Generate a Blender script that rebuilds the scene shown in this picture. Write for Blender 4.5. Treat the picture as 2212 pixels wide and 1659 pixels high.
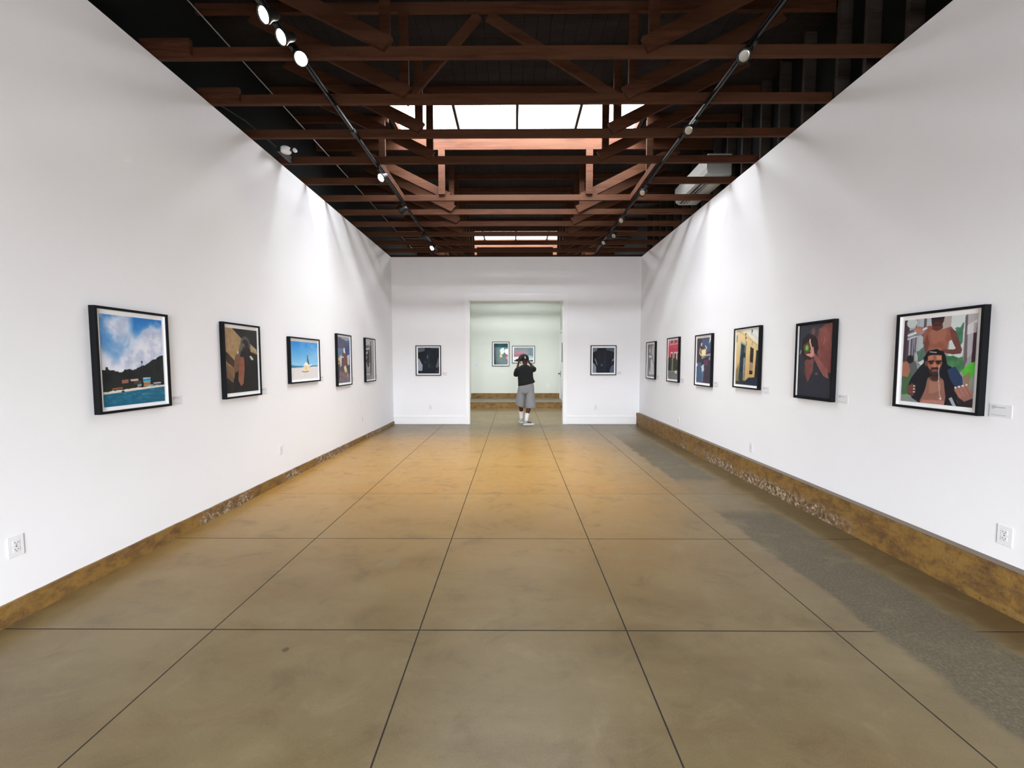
import bpy, bmesh, math, random
import numpy as np
from mathutils import Vector, Matrix

random.seed(7)
for o in list(bpy.data.objects):
    bpy.data.objects.remove(o)
S = bpy.context.scene
COL = S.collection
R = math.radians

# ------------------------------------------------------------------ camera
cam_d = bpy.data.cameras.new('camera')
cam_d.sensor_fit = 'HORIZONTAL'; cam_d.sensor_width = 36.0
cam_d.lens = 864.07 / 2212 * 36.0
cam_d.clip_start = 0.05; cam_d.clip_end = 200
cam = bpy.data.objects.new('camera', cam_d); COL.objects.link(cam)
PITCH, YAW, ROLL = 0.056177, -0.005654, 0.000744
cp, sp, cy, sy, cr, sr = math.cos(PITCH), math.sin(PITCH), math.cos(YAW), math.sin(YAW), math.cos(ROLL), math.sin(ROLL)
rt = Vector((cy, -sy, 0)); fw = Vector((cp*sy, cp*cy, -sp)); up = Vector((sp*sy, sp*cy, cp))
rt2 = cr*rt - sr*up; up2 = sr*rt + cr*up
m = Matrix((rt2, up2, -fw)).transposed().to_4x4(); m.translation = (0, 0, 1.58)
cam.matrix_world = m
S.camera = cam

# ------------------------------------------------------------------ colour management, sky
S.view_settings.view_transform = 'Standard'
S.view_settings.look = 'None'
S.view_settings.gamma = 1.0
S.view_settings.use_curve_mapping = False
S.view_settings.exposure = 0.0
SKY = 27.5
w = bpy.data.worlds.new('sky'); S.world = w; w.use_nodes = True
wb = w.node_tree.nodes['Background']
wb.inputs[0].default_value = (0.945, 0.955, 1.0, 1); wb.inputs[1].default_value = SKY
# overcast sky, somewhat brighter behind the camera than in front of it
wt = w.node_tree; tc_ = wt.nodes.new('ShaderNodeTexCoord'); dp_ = wt.nodes.new('ShaderNodeVectorMath'); dp_.operation = 'DOT_PRODUCT'
dp_.inputs[1].default_value = (0, -.8, .6); wt.links.new(tc_.outputs['Generated'], dp_.inputs[0])
mr_ = wt.nodes.new('ShaderNodeMapRange'); wt.links.new(dp_.outputs['Value'], mr_.inputs[0]); mr_.inputs[1].default_value = -.2; mr_.inputs[2].default_value = .95
mr_.inputs[3].default_value = SKY*.55; mr_.inputs[4].default_value = SKY*1.75; sz_ = wt.nodes.new('ShaderNodeSeparateXYZ'); wt.links.new(tc_.outputs['Generated'], sz_.inputs[0])
gr_ = wt.nodes.new('ShaderNodeMapRange'); wt.links.new(sz_.outputs[2], gr_.inputs[0]); gr_.inputs[1].default_value = -.03; gr_.inputs[2].default_value = .03; gr_.inputs[3].default_value = .40
mu_ = wt.nodes.new('ShaderNodeMath'); mu_.operation = 'MULTIPLY'; wt.links.new(mr_.outputs[0], mu_.inputs[0]); wt.links.new(gr_.outputs[0], mu_.inputs[1]); wt.links.new(mu_.outputs[0], wb.inputs[1])
S.cycles.sample_clamp_indirect = 12.0
S.cycles.max_bounces = 10; S.cycles.diffuse_bounces = 7; S.cycles.transparent_max_bounces = 12

# main dimensions (metres)
XL, XR, YB, ZW = -3.045, 3.140, 10.025, 4.158      # wall planes, partition top
XKL, XKR = -3.023, 3.068                           # front faces of the concrete kerbs
YF = -3.2                                          # front of the building, behind the camera
ZD = 5.12                                          # underside of the roof boards
FARY = 14.915                                      # far wall of the next room
TX = lambda k: 3.556 + 0.605*k                     # truss lines
SKX = (-1.78, 1.87)
SKYL = [(5.62, 6.60), (11.065, 12.045)]   # skylight openings along y

def portal(name, loc, rot, sx, sy_):
    l = bpy.data.lights.new(name, 'AREA'); l.shape = 'RECTANGLE'; l.size = sx; l.size_y = sy_
    l.cycles.is_portal = True
    o = bpy.data.objects.new(name, l); COL.objects.link(o); o.location = loc; o.rotation_euler = rot
    return o
for n, (a, b) in enumerate(SKYL):
    portal('skylight_portal', ((SKX[0]+SKX[1])/2, (a+b)/2, 5.30), (0, 0, 0), SKX[1]-SKX[0], b-a)
WIN = (-1.6, 1.6, 0.25, 2.8)                       # storefront window in the front wall
portal('window_portal', (0, YF-0.16, (WIN[2]+WIN[3])/2), (R(90), 0, 0), WIN[1]-WIN[0], WIN[3]-WIN[2])

# ------------------------------------------------------------------ helpers
class MB:
    def __init__(s): s.v = []; s.f = []
    def quadbox(s, c8):
        b = len(s.v); s.v += [tuple(c) for c in c8]
        s.f += [tuple(b+i for i in q) for q in ((0,3,2,1),(4,5,6,7),(0,1,5,4),(1,2,6,5),(2,3,7,6),(3,0,4,7))]; return s
    def box(s, x0, x1, y0, y1, z0, z1):
        s.quadbox([(x0,y0,z0),(x1,y0,z0),(x1,y1,z0),(x0,y1,z0),(x0,y0,z1),(x1,y0,z1),(x1,y1,z1),(x0,y1,z1)]); return s
    def bar(s, a, b, wy, h, upv=(0,0,1)):
        """rectangular bar from a to b; h = size along upv-ish, wy = size across"""
        a = Vector(a); b = Vector(b); d = (b-a).normalized(); u = Vector(upv); sd = d.cross(u).normalized(); u = sd.cross(d).normalized()
        c = []
        for p in (a, b):
            c.append([p - sd*wy/2 - u*h/2, p + sd*wy/2 - u*h/2, p + sd*wy/2 + u*h/2, p - sd*wy/2 + u*h/2])
        s.quadbox([c[0][0], c[0][1], c[1][1], c[1][0], c[0][3], c[0][2], c[1][2], c[1][3]]); return s
    def tube(s, pts, r, n=10, cap=True):
        pts = [Vector(p) for p in pts]; b0 = len(s.v)
        rs = r if isinstance(r, (list, tuple)) else [r]*len(pts)
        prev = None
        for i, p in enumerate(pts):
            d = (pts[min(i+1, len(pts)-1)] - pts[max(i-1, 0)]).normalized()
            if prev is None:
                u = d.orthogonal().normalized()
            else:
                u = (prev - d*prev.dot(d)).normalized()
            prev = u; v = d.cross(u)
            for k in range(n):
                t = 2*math.pi*k/n; s.v.append(tuple(p + (u*math.cos(t) + v*math.sin(t))*rs[i]))
        for i in range(len(pts)-1):
            for k in range(n):
                a = b0+i*n+k; c = b0+i*n+(k+1) % n; s.f.append((a, c, c+n, a+n))
        if cap:
            s.f.append(tuple(b0+k for k in reversed(range(n)))); e = b0+(len(pts)-1)*n; s.f.append(tuple(e+k for k in range(n)))
        return s
    def rings(s, rings, capa=True, capb=True):
        """loft through rings (lists of equally many points)"""
        b0 = len(s.v); n = len(rings[0])
        for r_ in rings: s.v += [tuple(p) for p in r_]
        for i in range(len(rings)-1):
            for k in range(n):
                a = b0+i*n+k; c = b0+i*n+(k+1) % n; s.f.append((a, c, c+n, a+n))
        if capa: s.f.append(tuple(b0+k for k in reversed(range(n))))
        if capb: e = b0+(len(rings)-1)*n; s.f.append(tuple(e+k for k in range(n)))
        return s
    def lathe(s, prof, M=None, n=20):
        M = M or Matrix()
        return s.rings([[M @ Vector((r*math.cos(2*math.pi*k/n), r*math.sin(2*math.pi*k/n), z)) for k in range(n)] for r, z in prof])
    def build(s, name, mat, parent=None, smooth=False, bevel=0.0):
        me = bpy.data.meshes.new(name); me.from_pydata(s.v, [], s.f)
        bm = bmesh.new(); bm.from_mesh(me); bmesh.ops.recalc_face_normals(bm, faces=bm.faces); bm.to_mesh(me); bm.free()
        me.update()
        if smooth:
            me.polygons.foreach_set('use_smooth', [True]*len(me.polygons))
        o = bpy.data.objects.new(name, me); COL.objects.link(o)
        if mat: me.materials.append(mat)
        if bevel:
            b = o.modifiers.new('bevel', 'BEVEL'); b.width = bevel; b.segments = 2; b.limit_method = 'ANGLE'
        if parent: o.parent = parent
        return o
def tag(o, label, cat=None, group=None, kind=None):
    if label: o['label'] = label
    if cat: o['category'] = cat
    if group: o['group'] = group
    if kind: o['kind'] = kind
    return o
def thing(name, label, cat, loc=(0,0,0), rz=0, group=None):
    o = bpy.data.objects.new(name, None); COL.objects.link(o); o.location = loc; o.rotation_euler = (0,0,rz); o.empty_display_size = .1
    return tag(o, label, cat, group)
def struct(o, label, cat):
    return tag(o, label, cat, None, 'structure')
def copy_tree(o, parent=None):
    c = o.copy(); COL.objects.link(c)
    if parent: c.parent = parent
    for ch in list(o.children): copy_tree(ch, c)
    return c
def lin(c):
    return tuple((x/255/12.92) if x/255 <= .04045 else ((x/255+.055)/1.055)**2.4 for x in c)

# ------------------------------------------------------------------ materials
def mat(name, col, rough=.6, spec=.5, metal=0, emit=None, es=0):
    m_ = bpy.data.materials.new(name); m_.use_nodes = True; b = m_.node_tree.nodes['Principled BSDF']
    b.inputs['Base Color'].default_value = (*col, 1); b.inputs['Roughness'].default_value = rough
    b.inputs['Specular IOR Level'].default_value = spec; b.inputs['Metallic'].default_value = metal
    if emit: b.inputs['Emission Color'].default_value = (*emit, 1); b.inputs['Emission Strength'].default_value = es
    return m_
class NT:
    """small shorthand for node graphs"""
    def __init__(s, m_): s.t = m_.node_tree; s.b = s.t.nodes['Principled BSDF']
    def n(s, ty, **kw):
        x = s.t.nodes.new(ty)
        for k, v in kw.items(): setattr(x, k, v)
        return x
    def l(s, a, b): s.t.links.new(a, b)
    def math(s, op, a, b=None, clamp=False):
        x = s.n('ShaderNodeMath', operation=op, use_clamp=clamp)
        for i, v in enumerate((a, b)):
            if v is None: continue
            if isinstance(v, (int, float)): x.inputs[i].default_value = v
            else: s.l(v, x.inputs[i])
        return x.outputs[0]
    def coord(s, scale=(1,1,1), loc=(0,0,0), kind='Object'):
        c = s.n('ShaderNodeTexCoord'); mp = s.n('ShaderNodeMapping'); mp.inputs['Scale'].default_value = scale; mp.inputs['Location'].default_value = loc
        s.l(c.outputs[kind], mp.inputs[0]); return mp.outputs[0]
    def noise(s, vec, scale, detail=4, rough=.55, dist=0):
        x = s.n('ShaderNodeTexNoise'); x.inputs['Scale'].default_value = scale; x.inputs['Detail'].default_value = detail
        x.inputs['Roughness'].default_value = rough; x.inputs['Distortion'].default_value = dist; s.l(vec, x.inputs[0]); return x.outputs[0]
    def ramp(s, fac, stops):
        x = s.n('ShaderNodeValToRGB'); e = x.color_ramp.elements
        while len(e) < len(stops): e.new(.5)
        for i, (p, c) in enumerate(stops): e[i].position = p; e[i].color = (*c, 1) if len(c) == 3 else c
        s.l(fac, x.inputs[0]); return x.outputs[0]
    def mix(s, fac, a, b, mode='MIX'):
        x = s.n('ShaderNodeMix', data_type='RGBA', blend_type=mode)
        for sock, v in ((x.inputs[0], fac), (x.inputs[6], a), (x.inputs[7], b)):
            if isinstance(v, (int, float)): sock.default_value = v
            elif isinstance(v, tuple): sock.default_value = (*v, 1) if len(v) == 3 else v
            else: s.l(v, sock)
        return x.outputs[2]
    def bump(s, h, strength=.3, dist=.01):
        x = s.n('ShaderNodeBump'); x.inputs['Strength'].default_value = strength; x.inputs['Distance'].default_value = dist
        s.l(h, x.inputs['Height']); s.l(x.outputs[0], s.b.inputs['Normal'])
    def smooth(s, v, a, b):
        x = s.n('ShaderNodeMapRange', interpolation_type='SMOOTHSTEP'); s.l(v, x.inputs[0])
        x.inputs[1].default_value = a; x.inputs[2].default_value = b; return x.outputs[0]

def wall_mat(name, c):
    m_ = mat(name, c, .75, .25); t = NT(m_); v = t.coord()
    n1 = t.noise(v, 1.3, 3); t.l(t.mix(n1, tuple(x*.97 for x in c), tuple(min(1, x*1.02) for x in c)), t.b.inputs['Base Color'])
    t.bump(t.noise(v, 90, 3), .06, .003); return m_
M_WALL = wall_mat('white_wall_paint', (.86, .862, .885))
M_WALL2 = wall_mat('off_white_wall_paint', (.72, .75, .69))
M_TRIM = mat('white_trim_paint', (.88, .88, .90), .4, .4)

def wood_mat(name, base, lo=.45, hi=1.55, rough=.72):
    m_ = mat(name, base, rough, .14); t = NT(m_)
    info = t.n('ShaderNodeObjectInfo')
    v = t.coord((1.2, 14, 14)); 
    add = t.n('ShaderNodeVectorMath', operation='ADD'); t.l(v, add.inputs[0])
    sc = t.n('ShaderNodeVectorMath', operation='SCALE'); t.l(info.outputs['Random'], sc.inputs['Scale']); sc.inputs[0].default_value = (13, 7, 5); t.l(sc.outputs[0], add.inputs[1])
    n1 = t.noise(add.outputs[0], 2.2, 6, .6, .6); n2 = t.noise(add.outputs[0], .6, 3)
    c1 = t.ramp(n1, [(.28, tuple(x*lo for x in base)), (.5, base), (.72, tuple(min(1, x*hi) for x in base))])
    c2 = t.mix(t.smooth(n2, .35, .7), c1, tuple(x*f for x, f in zip(base, (1.25, 1.5, 1.7))))
    t.l(c2, t.b.inputs['Base Color']); t.bump(n1, .25, .004); return m_
M_WOOD = wood_mat('dark_stained_timber', (.052, .0175, .0072))
M_DECK = wood_mat('old_roof_boards', (.014, .010, .009))
M_STUD = wood_mat('old_wall_studs', (.035, .024, .018))
M_SHEATH = mat('dark_sheathing', (.005, .006, .0055), .9, .2)

# polished stained concrete floor with sawn joints and a grey ground strip
M_FLOOR = mat('stained_concrete_floor', (.3, .2, .1), .32, .5); t = NT(M_FLOOR)
v = t.coord(); sep = t.n('ShaderNodeSeparateXYZ'); t.l(v, sep.inputs[0]); X, Y = sep.outputs[0], sep.outputs[1]
big = t.noise(t.coord((.55, 1.0, 1)), 1.5, 5, .6, .4); streak = t.noise(t.coord((.35, 2.2, 1), (3, 1, 0)), 1.6, 5, .6, .8)
fine = t.noise(v, 160, 3, .7); mid = t.noise(v, 9, 5, .65)
c = t.ramp(big, [(.30, lin((112, 96, 62))), (.5, lin((130, 114, 78))), (.70, lin((142, 127, 90)))])
c = t.mix(t.math('MULTIPLY', t.smooth(streak, .45, .75), .55), c, lin((120, 94, 54)))
c = t.mix(t.math('MULTIPLY', t.smooth(mid, .5, .8), .25), c, lin((152, 138, 102)))
# warmer stain in the band between two joints
bandy = t.math('MULTIPLY', t.math('MULTIPLY', t.smooth(Y, 4.69, 4.73), t.math('SUBTRACT', 1, t.math('MULTIPLY', t.smooth(X, .8, 2.0), .7))), t.math('SUBTRACT', 1, t.smooth(Y, 5.07, 5.11)))
c = t.mix(t.math('MULTIPLY', bandy, .40), c, lin((146, 98, 48)))
light_pool = t.math('MULTIPLY', t.smooth(Y, 1.6, 5.6), t.math('SUBTRACT', 1, t.smooth(Y, 7.4, 9.4)))  # golden pool of skylight on the mid floor, painted into the colour
light_pool = t.math('MULTIPLY', light_pool, t.math('SUBTRACT', 1, t.smooth(t.math('ADD', X, t.math('MULTIPLY', big, .8)), 1.1, 3.0)))
c = t.mix(t.math('MULTIPLY', light_pool, .58), c, lin((244, 182, 76)))
# grey ground strip along the right side
wob = t.noise(v, 5, 5, .6); xo = t.math('ADD', X, t.math('MULTIPLY', t.math('SUBTRACT', wob, .5), .22))
strip = t.math('MULTIPLY', t.smooth(xo, 2.08, 2.16), t.math('SUBTRACT', 1, t.smooth(xo, 2.66, 2.78)))
gap = t.math('MULTIPLY', t.smooth(Y, 4.0, 4.25), t.math('SUBTRACT', 1, t.smooth(Y, 5.15, 5.4)))
strip = t.math('MULTIPLY', strip, t.math('SUBTRACT', 1, t.math('MULTIPLY', gap, .85)))
strip = t.math('MULTIPLY', strip, t.math('SUBTRACT', 1, t.smooth(Y, 7.0, 9.0)))
speck = t.noise(v, 60, 4, .8)
gcol = t.ramp(speck, [(.35, lin((76, 72, 58))), (.52, lin((102, 97, 80))), (.68, lin((140, 134, 114)))])
c = t.mix(t.math('MULTIPLY', strip, .82), c, gcol)
edge = t.math('MULTIPLY', t.smooth(xo, 2.74, 2.86), .55)
c = t.mix(edge, c, lin((90, 68, 34)))
# pale chalky blotches
def blotch(cx, cy_, rx, ry, f, c, col):
    dx = t.math('DIVIDE', t.math('SUBTRACT', X, cx), rx); dy = t.math('DIVIDE', t.math('SUBTRACT', Y, cy_), ry)
    r2 = t.math('SQRT', t.math('ADD', t.math('MULTIPLY', dx, dx), t.math('MULTIPLY', dy, dy)))
    r2 = t.math('ADD', r2, t.math('MULTIPLY', t.math('SUBTRACT', mid, .5), 2.4))
    return t.mix(t.math('MULTIPLY', t.math('SUBTRACT', 1, t.smooth(r2, .75, 1.05)), f), c, col)
c = blotch(-.975, 3.06, .085, .09, .28, c, lin((160, 154, 126)))
c = blotch(-1.13, 3.09, .035, .04, .2, c, lin((156, 150, 122)))
c = blotch(-1.255, 2.105, .022, .02, .8, c, lin((60, 46, 28)))
n4 = t.noise(t.coord((1, 1.3, 1), (7, 3, 0)), 3.2, 6, .7, .6)
c = t.mix(t.math('MULTIPLY', t.smooth(n4, .50, .72), .45), c, lin((96, 80, 48)))
c = t.mix(t.math('MULTIPLY', t.math('SUBTRACT', 1, t.smooth(n4, .28, .48)), .40), c, lin((160, 146, 112)))
c = t.mix(t.math('MULTIPLY', t.smooth(fine, .42, .72), .24), c, lin((170, 156, 122)))
c = t.mix(1.0, c, (.74, .72, .70), 'MULTIPLY')
# sawn joints
W_ = 1.2188
dxj = t.math('ABSOLUTE', t.math('SUBTRACT', t.math('FRACT', t.math('ADD', t.math('DIVIDE', t.math('SUBTRACT', X, .04973), W_), 20.0)), .5))
lx = t.math('MULTIPLY', t.math('SUBTRACT', 1, t.smooth(dxj, .0022, .0042)), t.math('SUBTRACT', 1, t.smooth(t.math('ABSOLUTE', X), 2.0, 2.1)))
dyj = t.math('ABSOLUTE', t.math('SUBTRACT', t.math('FRACT', t.math('ADD', t.math('DIVIDE', t.math('SUBTRACT', Y, 2.2694), W_), 20.5)), .5))
ly = t.math('MULTIPLY', t.math('SUBTRACT', 1, t.smooth(dyj, .0022, .0042)), t.math('SUBTRACT', 1, t.math('MULTIPLY', t.smooth(Y, 4.3, 5.0), .75)))
ly = t.math('MULTIPLY', ly, t.math('SUBTRACT', 1, strip))
ly = t.math('MULTIPLY', ly, t.math('SUBTRACT', 1, t.smooth(Y, 7.4, 8.0)))
joint = t.math('MAXIMUM', lx, ly)
c = t.mix(t.math('MULTIPLY', joint, .95), c, lin((20, 13, 8)))
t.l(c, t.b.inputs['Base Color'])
rr = t.math('ADD', t.math('ADD', .25, t.math('MULTIPLY', mid, .22)), t.math('ADD', t.math('MULTIPLY', strip, .25), t.math('MULTIPLY', joint, .5))); t.l(rr, t.b.inputs['Roughness'])
t.bump(t.math('SUBTRACT', t.math('ADD', t.math('MULTIPLY', fine, .15), t.math('MULTIPLY', mid, .3)), joint), .25, .004)

def kerb_mat(name, rough_at):
    m_ = mat(name, (.3, .2, .08), .55, .4); t = NT(m_); v = t.coord((1, 1, 1)); sep = t.n('ShaderNodeSeparateXYZ'); t.l(v, sep.inputs[0]); Z = sep.outputs[2]; Y = sep.outputs[1]
    n1 = t.noise(t.coord((1, 1, 1.6)), 7, 8, .72, .3); n2 = t.noise(v, 26, 6, .75, .4); n3 = t.noise(t.coord((1, 1, 1), (5, 2, 1)), 1.7, 3)
    c = t.ramp(n1, [(.28, lin((72, 52, 32))), (.44, lin((116, 86, 46))), (.57, lin((142, 108, 50))), (.72, lin((132, 108, 72)))])
    c = t.mix(t.math('MULTIPLY', t.smooth(n2, .52, .72), .6), c, lin((62, 44, 28)))
    top = t.smooth(Z, rough_at[0], rough_at[0]+.10)
    ex = t.math('MULTIPLY', t.math('SUBTRACT', 1, top), t.smooth(n3, .40, .52))
    ex = t.math('MULTIPLY', ex, t.math('MULTIPLY', t.smooth(Y, rough_at[1], rough_at[1]+.6), t.math('SUBTRACT', 1, t.smooth(Y, rough_at[2], rough_at[2]+1))))
    agg = t.ramp(n2, [(.36, lin((84, 62, 42))), (.50, lin((116, 92, 64))), (.62, lin((206, 188, 162)))])
    c = t.mix(ex, c, agg); t.l(c, t.b.inputs['Base Color'])
    t.bump(t.math('ADD', t.math('MULTIPLY', n1, .6), t.math('MULTIPLY', n2, .6)), .7, .02); return m_
M_KERB_R = kerb_mat('mottled_concrete_kerb', (.08, 3.4, 7.0))
M_KERB_L = kerb_mat('mottled_concrete_kerb_thin', (.06, 3.2, 9.0))
M_KERB_TOP = mat('grey_kerb_ledge', lin((120, 106, 90)), .6)
M_TREAD = mat('grey_concrete_tread', lin((120, 112, 94)), .6)

M_BLACK = mat('black_frame_lacquer', (.008, .009, .011), .6, .12)
M_MATB = mat('white_mat_board', (.87, .87, .88), .8, .2)
M_MATK = mat('black_mat_board', (.006, .006, .008), .8, .1)
M_CARD = mat('label_card', (.74, .75, .78), .5, .3)
M_CARDT = mat('label_ink', (.22, .23, .26), .6, .2)
M_PLATE = mat('white_plastic', (.80, .80, .82), .35, .5)
M_SLOT = mat('socket_slot', (.12, .12, .13), .6)
M_TRACK = mat('black_track_metal', (.008, .008, .008), .5, .3)
M_LENS_OFF = mat('unlit_lamp_reflector', (.55, .55, .53), .22, .6, .85)
M_LENS_ON = mat('lit_lamp_lens', (1, .95, .85), .4, .3, 0, (1, .93, .80), 45)
M_AC = mat('ac_white_plastic', (.36, .36, .34), .4, .4)
M_DARK = mat('dark_plastic', (.015, .015, .016), .5)
M_METAL = mat('galvanised_conduit', (.25, .25, .25), .4, .5, .8)
M_GLASS = bpy.data.materials.new('picture_glass'); M_GLASS.use_nodes = True
nt = M_GLASS.node_tree; nt.nodes.clear()
o_ = nt.nodes.new('ShaderNodeOutputMaterial'); mx = nt.nodes.new('ShaderNodeMixShader'); lw = nt.nodes.new('ShaderNodeLayerWeight'); pw = nt.nodes.new('ShaderNodeMath'); pw.operation = 'POWER'; pw.inputs[1].default_value = 4.0; fr = nt.nodes.new('ShaderNodeMath'); fr.operation = 'MULTIPLY_ADD'; fr.inputs[1].default_value = .16; fr.inputs[2].default_value = .004
nt.links.new(lw.outputs['Facing'], pw.inputs[0]); nt.links.new(pw.outputs[0], fr.inputs[0])
tr = nt.nodes.new('ShaderNodeBsdfTransparent'); gl = nt.nodes.new('ShaderNodeBsdfGlossy'); gl.inputs['Roughness'].default_value = .03
nt.links.new(fr.outputs[0], mx.inputs[0]); nt.links.new(tr.outputs[0], mx.inputs[1]); nt.links.new(gl.outputs[0], mx.inputs[2]); nt.links.new(mx.outputs[0], o_.inputs[0])
M_PANE = bpy.data.materials.new('window_glass'); M_PANE.use_nodes = True
nt = M_PANE.node_tree; nt.nodes.clear()
o_ = nt.nodes.new('ShaderNodeOutputMaterial'); mx = nt.nodes.new('ShaderNodeMixShader'); mx.inputs[0].default_value = .06
tr = nt.nodes.new('ShaderNodeBsdfTransparent'); tr.inputs[0].default_value = (.97, .98, .98, 1); gl = nt.nodes.new('ShaderNodeBsdfGlossy'); gl.inputs['Roughness'].default_value = .05
nt.links.new(tr.outputs[0], mx.inputs[1]); nt.links.new(gl.outputs[0], mx.inputs[2]); nt.links.new(mx.outputs[0], o_.inputs[0])

# ------------------------------------------------------------------ the building shell
struct(MB().box(-3.6, 3.6, YF-.2, FARY+.3, -.12, 0).build('floor', M_FLOOR), 'tan stained concrete floor with sawn joints and a grey strip on the right', 'floor')
struct(MB().box(XL-.12, XL, YF, FARY, 0, ZW).build('wall_left', M_WALL), 'long white gallery wall on the left, below the dark trusses', 'wall')
struct(MB().box(XR, XR+.12, YF, FARY, 0, ZW).build('wall_right', M_WALL), 'long white gallery wall on the right, above the tall kerb', 'wall')
OX0, OX1, OZ = -1.124, 1.225, 3.093
b = MB(); b.box(XL, OX0, YB, YB+.17, 0, ZW).box(OX1, XR, YB, YB+.17, 0, ZW).box(OX0, OX1, YB, YB+.17, OZ, ZW)
struct(b.build('wall_back', M_WALL), 'white end wall around the wide doorway', 'wall')
# back building walls above the partitions
struct(MB().box(-3.30, -3.18, YF, FARY+.2, 0, 5.4).build('wall_outer_left', M_SHEATH), 'dark sheathing above the left wall', 'wall')
struct(MB().box(3.27, 3.40, YF, FARY+.2, 0, 5.4).build('wall_outer_right', M_SHEATH), 'dark sheathing behind the studs above the right wall', 'wall')
b = MB(); b.box(-3.18, WIN[0], YF-.15, YF, 0, 5.4).box(WIN[1], 3.27, YF-.15, YF, 0, 5.4).box(WIN[0], WIN[1], YF-.15, YF, 0, WIN[2]).box(WIN[0], WIN[1], YF-.15, YF, WIN[3], 5.4)
struct(b.build('wall_front', M_WALL), 'white front wall behind the camera', 'wall')
b = MB()
for x in (WIN[0]+.03, -.5, .5, WIN[1]-.03): b.box(x-.03, x+.03, YF-.12, YF-.05, WIN[2], WIN[3])
for z in (WIN[2]+.03, 2.1, WIN[3]-.03): b.box(WIN[0], WIN[1], YF-.115, YF-.055, z-.03, z+.03)
wf = struct(b.build('window_3', M_DARK), 'dark framed shop window behind the camera', 'window')
MB().box(WIN[0], WIN[1], YF-.09, YF-.085, WIN[2], WIN[3]).build('pane', M_PANE, wf)

# casing, baseboards, kerbs
b = MB(); cw = .105
b.box(OX0-cw, OX0, YB-.018, YB, 0, OZ+cw+.06).box(OX1, OX1+cw, YB-.018, YB, 0, OZ+cw+.06).box(OX0, OX1, YB-.018, YB, OZ, OZ+cw+.06)
b.box(OX0-cw-.012, OX1+cw+.012, YB-.026, YB, OZ+cw+.06, OZ+cw+.075)
struct(b.build('trim_1', M_TRIM, bevel=.003), 'flat white casing around the wide doorway', 'door casing')
for nm, a, c_, lab in (('baseboard_back', XKL, OX0-cw, 'white baseboard left of the doorway'), ('baseboard_back_right', OX1+cw, XKR, 'white baseboard right of the doorway')):
    b = MB(); b.box(a, c_, YB-.016, YB, 0.004, .185).box(a, c_, YB-.022, YB, .185, .20)
    struct(b.build(nm, M_TRIM, bevel=.002), lab, 'baseboard')
# left kerb: low, tapering from .14 m near the camera to .07 m at the back; wavy worn top edge
def kerb(x0, x1, y0, y1, h0, h1, n, wob):
    b = MB(); vs = []
    for i in range(n+1):
        y = y0+(y1-y0)*i/n; h = h0+(h1-h0)*i/n + wob*(math.sin(i*.9)+math.sin(i*2.3+1))*.5
        vs.append([(x0, y, 0), (x1, y, 0), (x1, y, h), (x0, y, h)])
    b.rings(vs); return b
struct(kerb(XL, XKL, YF, YB, .175, .078, 130, .002).build('baseboard_left', M_KERB_L), 'low mottled concrete kerb along the left wall', 'kerb')
kr = struct(kerb(XKR, XR, YF, YB, .29, .288, 40, .001).build('baseboard_right', M_KERB_R), 'tall mottled concrete kerb along the right wall with crumbling lower edge', 'kerb')
MB().box(XKR, XR, YF, YB, .2905, .294).build('ledge', M_KERB_TOP, kr)['label'] = 'smooth grey top ledge'

# roof boards (run along y), with skylight openings
b = MB(); x = -3.30; holes = sorted(SKYL)
while x < 3.38:
    x1 = min(x+.142, 3.40)
    inside = x1-.002 > SKX[0] and x < SKX[1]
    segs = [(YF-.15, FARY+.2)]
    if inside:
        segs = []; y = YF-.15
        for a, c_ in holes: segs.append((y, a)); y = c_
        segs.append((y, FARY+.2))
    for a, c_ in segs: b.box(x, x1-.004, a, c_, ZD, ZD+.025)
    x += .142
struct(b.build('ceiling', M_DECK), 'dark roof boards above the trusses, running away from the camera', 'ceiling')
b = MB(); y = YF-.15                                   # weatherproof layer above the boards
for a, c_ in holes: b.box(-3.4, 3.5, y, a-.02, ZD+.026, ZD+.06); b.box(-3.4, SKX[0]-.05, a-.02, c_+.02, ZD+.026, ZD+.06); b.box(SKX[1]+.05, 3.5, a-.02, c_+.02, ZD+.026, ZD+.06); y = c_+.02
b.box(-3.4, 3.5, y, FARY+.3, ZD+.026, ZD+.06)
struct(b.build('ceiling_roofing', M_SHEATH), 'dark roofing on top of the roof boards', 'roof')
for n, (a, c_) in enumerate(SKYL):
    b = MB(); t_ = .04; z1 = (5.24, 5.19)[n]
    b.box(SKX[0]-t_, SKX[0], a-t_, c_+t_, ZD+.0255, z1).box(SKX[1], SKX[1]+t_, a-t_, c_+t_, ZD+.0255, z1).box(SKX[0], SKX[1], a-t_, a, ZD+.0255, z1).box(SKX[0], SKX[1], c_, c_+t_, ZD+.0255, z1)
    nm = ('window_1', 'window_2', 'window_4')[n]
    sk = struct(b.build(nm, M_WOOD), ('big glazed skylight over the middle of the gallery', 'far skylight seen low over the end wall', 'skylight over the camera position')[n], 'skylight')
    wd = (SKX[1]-SKX[0])/4
    for i in (1, 2, 3): MB().box(SKX[0]+wd*i-.02, SKX[0]+wd*i+.02, a, c_, z1-.042, z1+.005).build('glazing_bar', M_STUD, sk)
    for i in range(4): MB().box(SKX[0]+wd*i+.02, SKX[0]+wd*(i+1)-.02, a, c_, z1-.02, z1-.014).build('pane', M_PANE, sk)

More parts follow.
